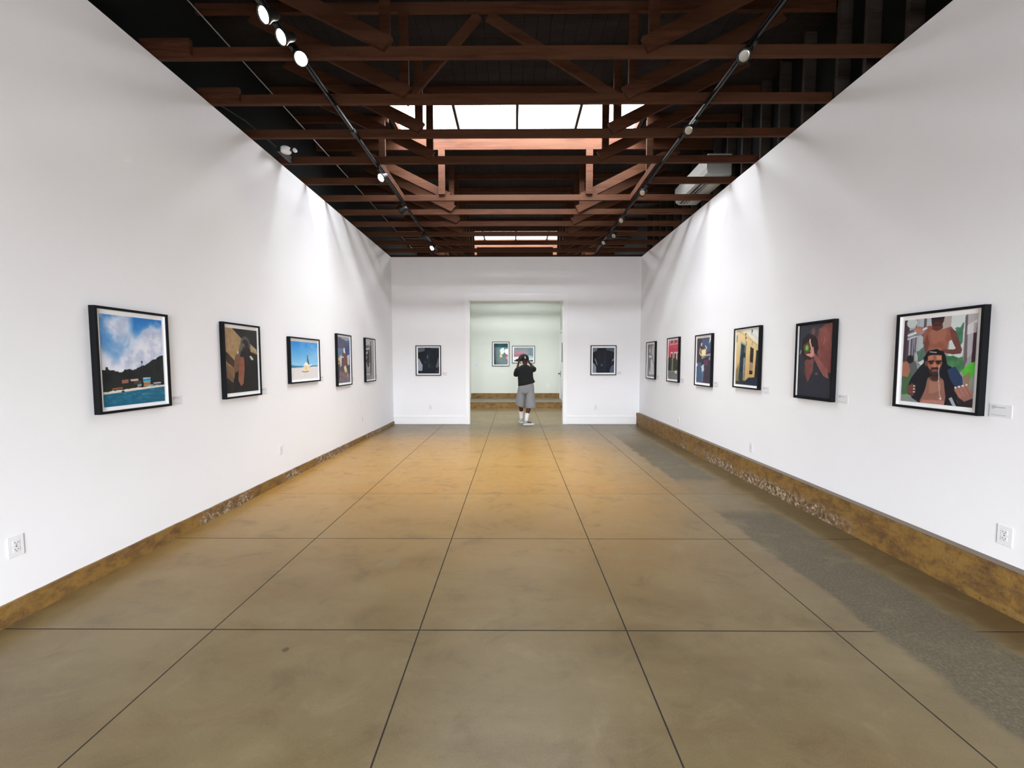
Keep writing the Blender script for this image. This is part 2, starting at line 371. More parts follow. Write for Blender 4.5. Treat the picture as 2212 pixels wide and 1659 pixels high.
# next room
struct(MB().box(-1.66, 1.74, FARY, FARY+.14, 0, ZD).build('wall_far', M_WALL2), 'off-white far wall of the next room', 'wall')
struct(MB().box(-1.74, -1.61, YB+.17, FARY, 0, ZW).build('wall_next_room_left', M_WALL2), 'left side wall of the next room', 'wall')
b = MB(); b.box(1.70, 1.82, YB+.17, 13.86, 0, ZW).box(1.70, 1.82, 14.84, FARY, 0, ZW).box(1.70, 1.82, 13.86, 14.84, 2.62, ZW).box(1.70, 1.82, 13.86, 14.84, 0, .212)
struct(b.build('wall_next_room_right', M_WALL2), 'right side wall of the next room with a white door', 'wall')
struct(MB().box(-1.61, 1.70, 13.458, FARY, 0, .20).build('floor_platform', M_KERB_R), 'stained concrete step across the next room', 'step')
struct(MB().box(-1.61, 1.70, 13.45, FARY, .20, .212).build('trim_2', M_TREAD), 'grey tread on top of the step in the next room', 'step tread')
struct(MB().box(-1.61, 1.70, FARY-.05, FARY, .212, .40).build('baseboard_far', M_KERB_R), 'brown stained kerb along the far wall', 'kerb')
d = struct(MB().box(1.715, 1.76, 13.87, 14.83, .22, 2.61).build('door_1', M_TRIM), 'white door on the right side of the next room', 'door')
b = MB(); b.box(1.705, 1.714, 13.93, 14.70, 1.25, 2.5)
b2 = MB()
for z0, z1 in ((.3, .75), (.82, 1.18)): b2.box(1.707, 1.7145, 14.0, 14.65, z0, z1)
b2.build('panel', M_TRIM, d, bevel=.004)
MB().box(1.709, 1.7145, 13.98, 14.45, 1.55, 2.25).build('pane', M_DARK, d)['label'] = 'dark glazed pane'
b = MB(); b.lathe([(.022, 0), (.026, .012), (.012, .02), (.012, .045), (.028, .06), (.03, .075), (.02, .09)], Matrix.Translation((1.714, 14.76, 1.13)) @ Matrix.Rotation(R(-90), 4, 'Y'), 16)
b.box(1.705, 1.7145, 14.735, 14.785, 1.02, 1.24)
b.build('door_handle', M_DARK, d, True)['label'] = 'dark door knob and plate'
b = MB(); b.box(1.684, 1.70, 14.84, 14.905, .212, 2.70).box(1.684, 1.70, 13.79, 13.86, .212, 2.70).box(1.684, 1.70, 13.86, 14.84, 2.62, 2.70)
struct(b.build('trim_3', M_TRIM), 'white casing of the door in the next room', 'door casing')

# ------------------------------------------------------------------ roof trusses
ZC0, ZC1 = ZW, ZW+.089
def part(parent, name, fn, mat_=None):
    b = MB(); fn(b); return b.build(name, mat_ or M_WOOD, parent, bevel=0)
proto = {}
def shared(parent, name, key, fn, loc=(0,0,0)):
    if key not in proto:
        b = MB(); fn(b); ob = b.build(name, M_WOOD, parent); proto[key] = ob.data
    else:
        ob = bpy.data.objects.new(name, proto[key]); COL.objects.link(ob); ob.parent = parent
    ob.location = loc; return ob
ordn = {-1: 'nearest of all, cut by the top edge of the photo', 0: 'first full one below the top of the photo', 1: 'second below the photo top, just above the bright skylight panes',
        2: 'crossing the lower edge of the bright skylight panes', 3: 'passing below the lit skylight kerb board', 4: 'interrupted in the middle by the skylight well',
        5: 'carrying the two sunlit posts of the skylight well', 6: 'whose sunlit sloping struts show behind the well', 7: 'second beyond the skylight well', 8: 'just in front of the far skylight strip',
        9: 'between far skylight strip and its lit board', 10: 'last one before the end wall', 11: 'directly beyond the end wall', 12: 'near the front of the next room', 13: 'just before the far skylight opening', 14: 'at the far edge of the far skylight',
        15: 'first past the far skylight', 16: 'second past the far skylight', 17: 'third past the far skylight', 18: 'farthest of all, by the far wall'}
for k in range(-1, 19):
    y = TX(k)
    tr_ = thing('roof_truss', 'dark wooden roof truss, ' + ordn[k], 'truss', (0, y, ZW), 0, 'roof trusses crossing the gallery')
    c0, c1 = 0, .089
    if k in (4, 13):
        shared(tr_, 'bottom_chord', 'stubL', lambda b: b.box(-3.16, -1.80, -.019, .019, c0, c1))
        shared(tr_, 'bottom_chord', 'stubR', lambda b: b.box(1.89, 3.25, -.019, .019, c0, c1))
        shared(tr_, 'top_chord', 'tstubL', lambda b: b.box(-3.16, -1.82, -.019, .019, .872, .961))
        shared(tr_, 'top_chord', 'tstubR', lambda b: b.box(1.92, 3.25, -.019, .019, .872, .961))
        for kx, xx in (('e0', -1.90), ('e1', 1.945)): shared(tr_, 'post', kx, lambda b: b.box(xx-.045, xx+.045, -.06, -.02, .0, .872))
    else:
        bow = shared(tr_, 'bottom_chord', 'chord', lambda b: b.box(-3.16, 3.25, -.019, .019, c0, c1))
        if k in (5, 14):
            shared(tr_, 'top_chord', 'thead', lambda b: b.box(-3.16, 3.25, -.019, .019, .79, .961))
            shared(tr_, 'post', 'ph0', lambda b: b.box(-1.207, -1.103, -.045, -.019, .089, .80))
            shared(tr_, 'post', 'ph1', lambda b: b.box(1.142, 1.250, -.045, -.019, .089, .80))
        else:
            shared(tr_, 'top_chord', 'tchord', lambda b: b.box(-3.16, 3.25, -.019, .019, .872, .961))
            shared(tr_, 'post', 'p0', lambda b: b.box(-1.140, -1.052, -.019, .019, c1, .872))
            shared(tr_, 'post', 'p1', lambda b: b.box(1.140, 1.228, -.019, .019, c1, .872))
        # outer sloping struts, nailed on the camera side of the chord
        bk = (0, .078, .0) if k in (5, 14) else (0, 0, 0)
        shared(tr_, 'strut', 'wl', lambda b: b.quadbox([(-1.101, -.058, .038), (-1.019, -.058, .132), (-1.019, -.020, .132), (-1.101, -.020, .038), (-2.62, -.058, .765), (-2.50, -.058, .867), (-2.50, -.020, .867), (-2.62, -.020, .765)]), bk)
        shared(tr_, 'strut', 'wr', lambda b: b.quadbox([(1.125, -.058, .012), (1.067, -.058, .125), (1.067, -.020, .125), (1.125, -.020, .012), (2.66, -.058, .755), (2.56, -.058, .860), (2.56, -.020, .860), (2.66, -.020, .755)]), bk)
        if k <= 1:
          if k == 1:
            shared(tr_, 'brace', 'bl', lambda b: b.bar((-1.11, .038, .04), (-.36, .038, .87), .036, .089, (0, 0, 1)))
            shared(tr_, 'brace', 'br', lambda b: b.bar((1.10, .038, .04), (-.26, .0380, .87), .036, .089, (0, 0, 1)))
          if k >= 0: shared(tr_, 'scab', 'sc', lambda b: b.box(-3.15, -2.73, -.058, -.020, .01, .135))
# long trimmers of the skylight wells
for (ya, yb, lab) in ((TX(3)+.019, TX(5)-.019, 'around the big skylight'), (TX(12)+.019, TX(14)-.019, 'around the far skylight')):
    for x0, x1, sd in ((-1.80, -1.762, 'left'), (1.852, 1.89, 'right')):
        tag(MB().box(x0, x1, ya, yb, ZC0, ZC1).build('trimmer_joist', M_WOOD), 'short wooden trimmer joist on the %s side of the well %s' % (sd, lab), 'joist', 'skylight well trimmers')
# wall studs above the right wall
cy_all = [TX(k) for k in range(-1, 19)]; i = 0; y = 2.59
nstud = 0
ORD = 'nearest second third fourth fifth sixth seventh eighth ninth tenth eleventh twelfth thirteenth fourteenth fifteenth sixteenth seventeenth eighteenth nineteenth'.split()
while y < 9.9:
    yy = y
    for c_ in cy_all:
        if abs(yy-c_) < .062: yy = c_+.064 if yy >= c_ else c_-.082
    s_ = MB().box(3.142, 3.262, yy-.019, yy+.019, ZW, ZD-.002)
    tag(s_.build('wall_stud', M_STUD), 'bare wooden stud on top of the right wall, %s counting away from the camera' % ORD[nstud], 'stud', 'wall studs above the right wall')
    y += .39; nstud += 1

# ------------------------------------------------------------------ track lighting
def track(x, lab):
    t_ = thing('lighting_track', lab, 'light track', (x, 2.0, ZW-.04))
    b = MB(); b.box(-.018, .018, 0, 7.55, 0, .006).box(-.018, -.012, 0, 7.55, -.0, .036).box(.012, .018, 0, 7.55, 0, .036).box(-.018, .018, 0, 7.55, .03, .036)
    b.build('rail', M_TRACK, t_)
    for yy in (2.62, 5.4): MB().box(-.022, .022, yy-.06, yy+.06, -.004, .0385).build('coupler', M_TRACK, t_)
    return t_
track(-1.79, 'long black lighting track hanging under the trusses on the left')
track(1.91, 'long black lighting track hanging under the trusses on the right')
def spot(name, x, y, z, aim, on, label):
    TXX = -1.79 if x < 0 else 1.91; a = Vector(aim).normalized(); lens = Vector((x, y, z)); cc = lens - a*.05
    x, y = TXX, cc.y+.01
    t_ = thing(name, label, 'spotlight', (x, y, ZW-.04), 0, 'track spotlights')
    MB().box(-.016, .016, -.05, .05, -.024, 0).build('adapter', M_TRACK, t_, bevel=.003)
    c_ = cc - Vector((x, y, ZW-.04))
    MB().tube([(0, 0, -.02), (0, 0, -.045), c_ + Vector((0, 0, .03))], .008, 8).build('stem', M_TRACK, t_, True)
    q = a.to_track_quat('Z', 'Y').to_matrix().to_4x4(); M_ = Matrix.Translation(c_) @ q
    MB().lathe([(.0, -.075), (.022, -.072), (.032, -.05), (.036, .0), (.052, .035), (.056, .06), (.050, .06), (.046, .045)], M_, 20).build('housing', M_TRACK, t_, True)
    MB().lathe([(.0002, .0505), (.030, .0504), (.0462, .050), (.0462, .046), (.001, .040)], M_, 20).build('lens', M_LENS_ON if on else M_LENS_OFF, t_, True)
    if on:
        l = bpy.data.lights.new('lamp_light', 'SPOT'); l.energy = 14; l.color = (1, .82, .6); l.spot_size = R(60); l.spot_blend = .8; l.shadow_soft_size = .04
        lo = bpy.data.objects.new('lamp_light', l); COL.objects.link(lo); lo.parent = t_; lo.matrix_local = Matrix.Translation(c_ + a*.07) @ (-a).to_track_quat('Z', 'Y').to_matrix().to_4x4()
    return t_
AL = (-.45, -.75, -.62); AR = (-.55, -.45, -.55)
spot('track_spotlight', -1.748, 2.926, 4.0, AL, True, 'lit track spotlight nearest the camera on the left track')
spot('track_spotlight', -1.737, 3.118, 4.0, AL, True, 'second lit track spotlight from the camera on the left track')
spot('track_spotlight', -1.706, 3.333, 4.0, (.1, -.75, -.62), True, 'third lit track spotlight on the left track, just below the first full truss')
spot('track_spotlight', -1.756, 5.408, 4.0, AL, True, 'lone lit track spotlight on the left track beside the skylight well')
spot('track_spotlight', -1.83, 6.59, 4.0, (-.8, .2, -.35), False, 'unlit track spotlight turned to the left wall, mid left track')
spot('track_spotlight', -1.783, 8.01, 4.0, (-.2, .1, -.9), False, 'unlit track spotlight pointing straight down, far on the left track')
spot('track_spotlight', -1.758, 8.687, 4.0, AL, True, 'farthest lit track spotlight on the left track')
for x, y, lab in ((1.824, 3.327, 'unlit track spotlight nearest the camera on the right track'), (1.829, 4.353, 'second unlit track spotlight on the right track, level with the bright panes'), (1.841, 5.914, 'third unlit track spotlight on the right track, beside the skylight well'),
               (1.838, 7.053, 'fourth unlit track spotlight on the right track'), (1.92, 7.895, 'fifth unlit track spotlight on the right track'), (1.822, 8.348, 'farthest unlit track spotlight on the right track')):
    spot('track_spotlight', x, y, 4.0, AR, False, lab)

# ------------------------------------------------------------------ roof-space fittings
ac = thing('air_conditioner', 'white wall-mounted air conditioner above the right wall behind the trusses', 'air conditioner', (2.77, 5.95, 4.27))
prof = [(0, .10), (.02, .03), (.07, .0), (.37, .0), (.37, .30), (.03, .30), (0, .26)]
b = MB(); ys = [0, .01, 1.13, 1.14]
ins = [.012, 0, 0, .012]
rs_ = []
for yy, q in zip(ys, ins):
    cx_, cz_ = .185, .15
    rs_.append([(cx_+(px-cx_)*(1-q*3), yy, cz_+(pz-cz_)*(1-q*3)) for px, pz in prof])
b.rings(rs_); b.build('body', M_AC, ac)
MB().quadbox([(.055, .08, -.003), (.175, .08, -.006), (.175, 1.06, -.006), (.055, 1.06, -.003), (.055, .08, .004), (.175, .08, .004), (.175, 1.06, .004), (.055, 1.06, .004)]).build('outlet', M_DARK, ac)['label'] = 'dark air outlet'
for i in range(2): MB().box(.085+.05*i, .097+.05*i, .1, 1.04, -.014, -.004).build('louver', M_AC, ac)
sc_ = thing('security_camera', 'small white camera mounted high above the left wall beside the third truss', 'camera', (-2.83, 5.10, 4.20))
MB().lathe([(.0, -.03), (.055, -.03), (.06, -.02), (.06, .02), (.05, .032), (0, .032)], Matrix(), 20).build('housing', M_PLATE, sc_, True)
MB().tube([(.05, 0, 0), (.095, 0, -.005)], .018, 12).build('arm', M_DARK, sc_, True)
MB().lathe([(0, -.01), (.024, -.01), (.028, .012), (.0, .014)], Matrix.Translation((.115, -.01, -.01)) @ Matrix.Rotation(R(70), 4, 'Y') @ Matrix.Rotation(R(20), 4, 'X'), 16).build('lens', M_PLATE, sc_, True)
MB().box(-.10, -.055, -.03, .25, -.032, .03).build('bracket', M_DARK, sc_)
cv = MB(); cv.tube([(-2.93, 5.12, 4.22), (-3.03, 4.98, 4.30), (-3.11, 4.78, 4.36), (-3.14, 4.5, 4.33), (-3.14, 4.18, 4.27)], .007, 8)
tag(cv.build('cable', M_DARK, None, True), 'black cable drooping along the top of the left wall to the white camera', 'cable')
cv = MB(); cv.tube([(-2.42, 2.4, ZC1+.011), (-2.42, 6.0, ZC1+.011), (-2.42, 9.9, ZC1+.011)], .0055, 8)
tag(cv.build('conduit', M_METAL, None, True), 'thin metal conduit lying on the trusses parallel to the left wall', 'conduit')

# ------------------------------------------------------------------ outlets and wall labels
def outlet(loc, rz, label):
    t_ = thing('power_outlet', label, 'outlet', loc, rz, 'power outlets on the gallery walls')
    MB().box(-.041, .041, -.006, 0, -.064, .064).build('cover_plate', M_PLATE, t_, bevel=.003)
    for s_ in (-.021, .021):
        so = MB().box(-.017, .017, -.0085, -.006, s_-.014, s_+.014).build('socket', M_PLATE, t_, bevel=.003)
        b = MB(); b.box(-.009, -.006, -.0092, -.0085, s_-.001, s_+.009).box(.006, .009, -.0092, -.0085, s_-.001, s_+.008).box(-.003, .003, -.0092, -.0085, s_-.010, s_-.005)
        b.build('slots', M_SLOT, so)
    MB().lathe([(.003, -.0062), (.003, -.0075)], Matrix.Rotation(R(-90), 4, 'X') @ Matrix.Scale(1, 4), 8)
    MB().box(-.003, .003, -.0088, -.006, -.003, .003).build('screw', M_SLOT, t_)
    return t_
RL, RR = R(90), R(-90)
outlet((XL, 2.364, .457), RL, 'white power outlet low on the left wall, nearest the camera')
outlet((XL, 5.138, .438), RL, 'white power outlet on the left wall below the framed beach figure')
outlet((XL, 7.931, .435), RL, 'white power outlet on the left wall near the end wall')
outlet((XR, 2.517, .466), RR, 'white power outlet low on the right wall, nearest the camera')
outlet((XR, 5.262, .444), RR, 'white power outlet on the right wall below the framed yellow street')
outlet((XR, 7.608, .447), RR, 'white power outlet on the right wall near the end wall')
outlet((-2.111, YB, .427), 0, 'white power outlet on the end wall left of the doorway')
outlet((2.051, YB, .426), 0, 'white power outlet on the end wall right of the doorway')
outlet((1.247, FARY, .68), 0, 'white power outlet on the far wall of the next room')
def card(loc, rz, w_, h_, label):
    t_ = thing('wall_label', label, 'label', loc, rz, 'picture labels')
    MB().box(-w_/2, w_/2, -.004, 0, -h_/2, h_/2).build('card', M_CARD, t_)
    b = MB()
    for i, (a, c_) in enumerate(((-.40, -.18), (-.40, .22), (-.40, -.25))):
        z = h_*(.36-.09*i); b.box(w_*a, w_*c_, -.0045, -.004, z-.0016, z+.0016)
    b.box(-w_*.4, w_*.26, -.0045, -.004, -h_*.33-.001, -h_*.33+.001)
    b.build('text_lines', M_CARDT, t_); return t_
for y, z, lab in ((3.577, 1.232, 'cloudy bay photograph'), (4.836, 1.22, 'hooded figure photograph'), (6.297, 1.31, 'beach figure photograph'), (7.50, 1.25, 'street crowd photograph'), (8.79, 1.25, 'striped shadow photograph')):
    card((XL, y, z), RL, .105, .08, 'small grey label beside the %s on the left wall' % lab)
for y, z, lab in ((2.585, 1.258, 'two bare-chested figures photograph'), (3.823, 1.218, 'dark green fruit photograph'), (4.99, 1.22, 'yellow street photograph'), (6.227, 1.218, 'night lantern photograph'), (7.473, 1.22, 'pink building photograph'), (8.75, 1.233, 'grey veiled figure photograph')):
    card((XR, y, z), RR, .12, .084, 'small grey label beside the %s on the right wall' % lab)
card((-1.743, YB, 1.27), 0, .12, .078, 'small grey label beside the dark torso left of the doorway')
card((2.636, YB, 1.29), 0, .10, .068, 'small grey label beside the dark torso right of the doorway')
card((-1.378, FARY, 1.425), 0, .21, .11, 'wide pale text panel on the far wall')
card((-.925, FARY, 1.51), 0, .10, .17, 'tall grey label beside the green photograph on the far wall')

# ------------------------------------------------------------------ framed photographs
rng = np.random.RandomState(3)
def vnoise(h, w, fy, fx, seed, octs=4):
    r_ = np.random.RandomState(seed); out = np.zeros((h, w)); amp = 1; tot = 0
    for o in range(octs):
        gy, gx = max(2, int(fy*2**o)+2), max(2, int(fx*2**o)+2); g = r_.rand(gy, gx)
        yy = np.linspace(0, gy-1.001, h); xx = np.linspace(0, gx-1.001, w); y0 = yy.astype(int); x0 = xx.astype(int); ty = yy-y0; tx = xx-x0
        ty = ty*ty*(3-2*ty); tx = tx*tx*(3-2*tx); ty = ty[:, None]; tx = tx[None]
        a = g[y0][:, x0]; b_ = g[y0][:, x0+1]; c_ = g[y0+1][:, x0]; d_ = g[y0+1][:, x0+1]
        out += amp*((a*(1-tx)+b_*tx)*(1-ty)+(c_*(1-tx)+d_*tx)*ty); tot += amp; amp *= .5
    return out/tot
class Cv:
    def __init__(s, w, h, c):
        s.w, s.h = w*2, h*2; s.a = np.zeros((s.h, s.w, 3)); s.a[:] = np.array(c)/255.
        s.V, s.U = np.meshgrid((np.arange(s.h)+.5)/s.h, (np.arange(s.w)+.5)/s.w, indexing='ij'); s.seed = 1
        s.as_ = w/h
    def put(s, m_, c, al=1.0):
        c = np.array(c)/255. if not isinstance(c, np.ndarray) else c
        s.a += (c-s.a)*(np.clip(m_, 0, 1)*al)[..., None]
    def N(s, fy, fx, octs=4):
        s.seed += 1; return vnoise(s.h, s.w, fy, fx, s.seed, octs)
    def grad(s, v0, v1, c0, c1, ax='v'):
        q = s.V if ax == 'v' else s.U; t_ = np.clip((q-v0)/(v1-v0), 0, 1)[..., None]
        c = np.array(c0)/255.*(1-t_)+np.array(c1)/255.*t_; mk = (q >= v0) & (q <= v1); s.a[mk] = c[mk]
    def mask(s, pts, wob=0, fr=14):
        U, V = s.U, s.V
        if wob: U = U+(s.N(fr, fr)-.5)*wob; V = V+(s.N(fr, fr)-.5)*wob
        ins = np.zeros(U.shape, bool); n = len(pts)
        for i in range(n):
            x1, y1 = pts[i]; x2, y2 = pts[(i+1) % n]
            if y1 == y2: continue
            c = ((y1 > V) != (y2 > V)) & (U < (x2-x1)*(V-y1)/(y2-y1)+x1); ins ^= c
        return ins.astype(float)
    def poly(s, pts, c, al=1, wob=0, tex=0, fr=14):
        mk = s.mask(pts, wob, fr); s.put(mk, c, al)
        if tex: s.a += ((s.N(20, 20)-.5)*tex)[..., None]*mk[..., None]
    def ell(s, cx, cy_, rx, ry, c, al=1, soft=.08, rot=0):
        dx = s.U-cx; dy = (s.V-cy_)/s.as_; co, si = math.cos(rot), math.sin(rot); a = dx*co+dy*si; b_ = -dx*si+dy*co
        r_ = np.sqrt((a/rx)**2+(b_/(ry/s.as_))**2); s.put(np.clip((1+soft-r_)/(2*soft), 0, 1), c, al)
    def line(s, pts, wd, c, al=1, soft=.3):
        for (x1, y1), (x2, y2) in zip(pts[:-1], pts[1:]):
            px, py = s.U-x1, (s.V-y1)/s.as_; dx, dy = x2-x1, (y2-y1)/s.as_; L = dx*dx+dy*dy+1e-9
            t_ = np.clip((px*dx+py*dy)/L, 0, 1); d_ = np.hypot(px-t_*dx, py-t_*dy); s.put(np.clip((wd*(1+soft)-d_)/(2*wd*soft), 0, 1), c, al)
    def tex(s, amp, f=30): s.a += ((s.N(f, f)-.5)*amp)[..., None]
    def out(s):
        a = np.clip(s.a, 0, 1); a = (a[::2, ::2]+a[1::2, ::2]+a[::2, 1::2]+a[1::2, 1::2])/4
        return np.where(a <= .04045, a/12.92, ((a+.055)/1.055)**2.4)

SK1, SK2, SK3, SKD = (176, 112, 88), (132, 80, 62), (92, 52, 42), (48, 30, 28)
def pic_bay():
    c = Cv(170, 226, (70, 140, 205)); c.grad(0, .7, (38, 118, 196), (150, 190, 225))
    n = c.N(5, 4, 6); n2 = c.N(11, 9, 5)
    base = 1/(1+np.exp(-((n-.5)*12 + (c.V-.02)*7 + (c.U-.20)*5.5 - 4.0*np.exp(-((c.U-.20)**2/.03+(c.V-.33)**2/.022)) + 3.6*np.exp(-((c.U-.28)**2/.03+(c.V-.08)**2/.02)))))
    top = 1/(1+np.exp(-(c.V - .13 + .06*np.sin(c.U*9) + (n2-.5)*.2)*40)); blue = (c.U > .45)
    bl = np.clip((c.U-.40)/.12, 0, 1); base = base*(1-bl)+base*top*bl; c.put(base, (214, 220, 236)); c.put(base*np.clip((n2-.42)*3, 0, 1), (168, 180, 210), .8); c.put(base*np.clip((.5-n2)*3, 0, 1), (242, 244, 250), .8)
    hill = [(0, .60), (.06, .585), (.12, .60), (.22, .615), (.27, .63), (.33, .60), (.40, .59), (.48, .60), (.56, .575), (.62, .56), (.70, .535), (.78, .50), (.86, .475), (.93, .445), (1, .43), (1, .80), (0, .84)]
    c.poly(hill, (28, 32, 34), 1, .035, .10, 26); c.put(c.mask(hill)*np.clip((c.N(20, 20)-.5)*3, 0, 1), (48, 58, 46), .6)
    c.line([(.615, .52), (.612, .56)], .004, (40, 44, 40)); c.ell(.615, .515, .014, .014, (36, 44, 38)); c.ell(.07, .58, .02, .012, (40, 50, 40))
    c.poly([(0, .835), (.12, .822), (.35, .812), (.62, .805), (1, .795), (1, .835), (0, .865)], (226, 216, 200), 1, .02)
    c.poly([(0, .775), (.45, .765), (.5, .80), (.3, .822), (0, .835)], (34, 44, 36), 1, .03)
    for u, v, w_, h_, q in ((.28, .715, .10, .035, (150, 100, 84)), (.42, .71, .12, .02, (206, 176, 160)), (.47, .735, .12, .035, (70, 66, 70)), (.62, .70, .13, .012, (196, 206, 214)), (.62, .713, .13, .018, (34, 150, 186)), (.62, .735, .13, .012, (70, 180, 200)),
                           (.63, .75, .11, .045, (190, 146, 112)), (.80, .765, .13, .008, (210, 214, 220)), (.80, .778, .13, .018, (90, 96, 104)), (.74, .785, .05, .022, (120, 176, 176)), (.13, .80, .16, .012, (150, 92, 74)), (.52, .775, .07, .02, (140, 160, 160))):
        c.poly([(u, v), (u+w_, v-.004), (u+w_, v+h_), (u, v+h_+.004)], q, 1, .008)
    for i in range(4): c.ell(.645+.025*i, .772, .006, .014, (110, 60, 44))
    sea = c.V > .862-.045*c.U; w2 = c.N(60, 12, 3)
    c.put(sea.astype(float), (22, 98, 128)); c.put(sea*np.clip((w2-.5)*3, 0, 1), (78, 142, 168), .8); c.put(sea*np.clip((c.V-.9)*8, 0, 1), (18, 92, 122), .4)
    c.ell(.29, .842, .025, .009, (40, 38, 44)); return c
def pic_hood():
    c = Cv(110, 150, (34, 31, 31)); wall = [(0, 0), (.20, 0), (.62, .22), (1, .36), (1, .40), (.78, .36), (.55, .45), (.30, .48), (.22, .78), (0, .60)]
    c.poly(wall, (160, 132, 96), 1, .01, .14); c.poly([(0, .36), (.26, .50), (.22, .62), (0, .50)], (52, 38, 32), .9, .02); c.poly([(0, .55), (.22, .62), (.20, .84), (0, .76)], (120, 92, 66), .9, .02)
    c.poly([(.20, 0), (1, 0), (1, .29), (.75, .24), (.5, .16)], (36, 33, 34)); c.poly([(.74, .22), (.98, .32), (.96, .36), (.80, .30)], (188, 170, 138), .9)
    c.ell(.60, .25, .155, .135, (88, 84, 80)); c.ell(.60, .28, .115, .12, (38, 32, 32)); c.poly([(.42, .25), (.52, .22), (.50, .46), (.36, .42)], (98, 92, 86), 1, .02); c.ell(.555, .26, .035, .035, (128, 106, 96)); c.line([(.58, .22), (.55, .29)], .012, (60, 44, 40))
    c.poly([(.46, .34), (.75, .30), (.80, .48), (.98, .52), (1, 1), (.30, 1), (.34, .62)], (30, 26, 27), 1, .02, .05)
    c.poly([(.30, .40), (.42, .42), (.40, .62), (.32, .70), (.22, .72), (.24, .50)], (118, 84, 66), 1, .02, .1); c.poly([(.42, .44), (.54, .44), (.56, .60), (.50, .86), (.42, .90), (.34, .80), (.38, .62)], (140, 88, 68), 1, .02, .12)
    c.poly([(.24, .70), (.33, .66), (.36, .96), (.24, .98)], (22, 20, 22)); c.poly([(.72, .43), (.78, .42), (.86, .475), (.84, .49), (.78, .485)], (200, 196, 176)); c.ell(.36, .37, .02, .02, (206, 200, 186)); c.tex(.04); return c
def pic_beach():
    c = Cv(110, 86, (90, 170, 225)); c.grad(0, .64, (40, 132, 212), (150, 208, 238)); n = c.N(4, 4); c.put(np.clip(c.U*1.1-.35+(.35-c.V)*1.2, 0, 1)*np.clip((n-.3)*2, 0, 1), (214, 234, 246), .6)
    c.poly([(0, .62), (.3, .66), (1, .645), (1, .675), (0, .70)], (66, 122, 158), 1, .01); c.poly([(0, .70), (1, .67), (1, 1), (0, 1)], (226, 222, 222), 1, 0, .04)
    c.poly([(.42, .66), (.50, .56), (.60, .56), (.66, .63), (.78, .60), (.70, .66)], (240, 244, 244)); c.poly([(.46, .63), (.64, .64), (.66, .80), (.45, .80)], (240, 220, 178), 1, .01, .08)
    c.poly([(.57, .40), (.60, .40), (.64, .52), (.66, .62), (.60, .60), (.57, .50)], (70, 96, 92), 1, .01); c.ell(.585, .385, .014, .03, (36, 36, 34)); c.ell(.53, .72, .03, .05, (226, 186, 110), .6); c.line([(.38, .80), (.5, .815), (.62, .80)], .008, (110, 92, 78)); return c
def pic_crowd():
    c = Cv(80, 120, (70, 72, 84)); c.grad(0, .35, (110, 120, 150), (70, 66, 90)); c.poly([(0, 0), (.2, 0), (.3, .1), (1, .06), (1, 0), (0, 0)], (150, 176, 190), .7, .03); c.poly([(0, .05), (.25, .02), (1, .12), (.95, .24), (.0, .26)], (84, 82, 110), 1, .05, .1)
    c.poly([(.78, .18), (1, .18), (1, .42), (.8, .40)], (40, 84, 150), 1, .02); c.poly([(0, .24), (.4, .26), (.38, .45), (0, .48)], (96, 134, 168), .8, .06, .1)
    c.poly([(.45, .24), (.58, .24), (.62, .36), (.5, .38)], (226, 230, 236), 1, .04); c.poly([(.35, .36), (.75, .34), (.72, .78), (.40, .80)], (112, 72, 62), 1, .06, .12); c.ell(.06, .52, .13, .075, (216, 176, 96)); c.ell(.10, .54, .04, .03, (70, 50, 40))
    c.poly([(.16, .42), (.34, .40), (.30, .62), (.2, .66)], (208, 204, 214), .9, .05); c.poly([(.76, .40), (.96, .38), (.92, .60), (.78, .62)], (206, 208, 224), .9, .05); c.poly([(.46, .66), (.62, .60), (.74, .74), (.58, .80)], (200, 196, 150), 1, .04, .1); c.ell(.42, .45, .05, .03, (230, 226, 216)); c.ell(.42, .49, .07, .04, (90, 46, 40))
    c.poly([(0, .70), (.3, .76), (1, .82), (1, 1), (0, 1)], (104, 98, 110), 1, .08, .2); c.line([(.24, .80), (.5, .86), (.8, .86)], .03, (150, 90, 84)); c.line([(.7, .70), (.8, .86)], .025, (214, 160, 140)); c.poly([(0, .62), (.16, .66), (.14, .9), (0, .94)], (80, 52, 46), 1, .06); c.tex(.16, 22); return c
def pic_stripes():
    c = Cv(80, 120, (172, 172, 172)); c.grad(0, 1, (196, 194, 194), (128, 126, 128)); c.poly([(0, .08), (.42, .10), (.46, .80), (0, .86)], (150, 150, 152), 1, .01)
    for i in range(9): c.line([(.02, .14+i*.055), (.42, .10+i*.055+.03*math.sin(i))], .022, (58, 58, 62) if i % 2 else (206, 206, 206), .9)
    c.poly([(.30, .30), (.46, .26), (.46, .66), (.26, .70), (.10, .55)], (52, 52, 56), .9, .05); c.ell(.60, .10, .07, .06, (112, 112, 114)); c.poly([(.50, .16), (.66, .14), (.72, .5), (.64, .88), (.54, .88), (.50, .5)], (40, 40, 44), 1, .02); c.poly([(.42, .60), (.5, .58), (.48, .74)], (220, 220, 220)); c.poly([(.66, .02), (1, .02), (1, 1), (.62, 1)], (166, 164, 164), .75, .02)
    c.poly([(0, .84), (.5, .82), (.6, 1), (0, 1)], (136, 136, 138), 1, .02); c.line([(0, .87), (.5, .86)], .015, (210, 210, 210)); c.tex(.05); return c
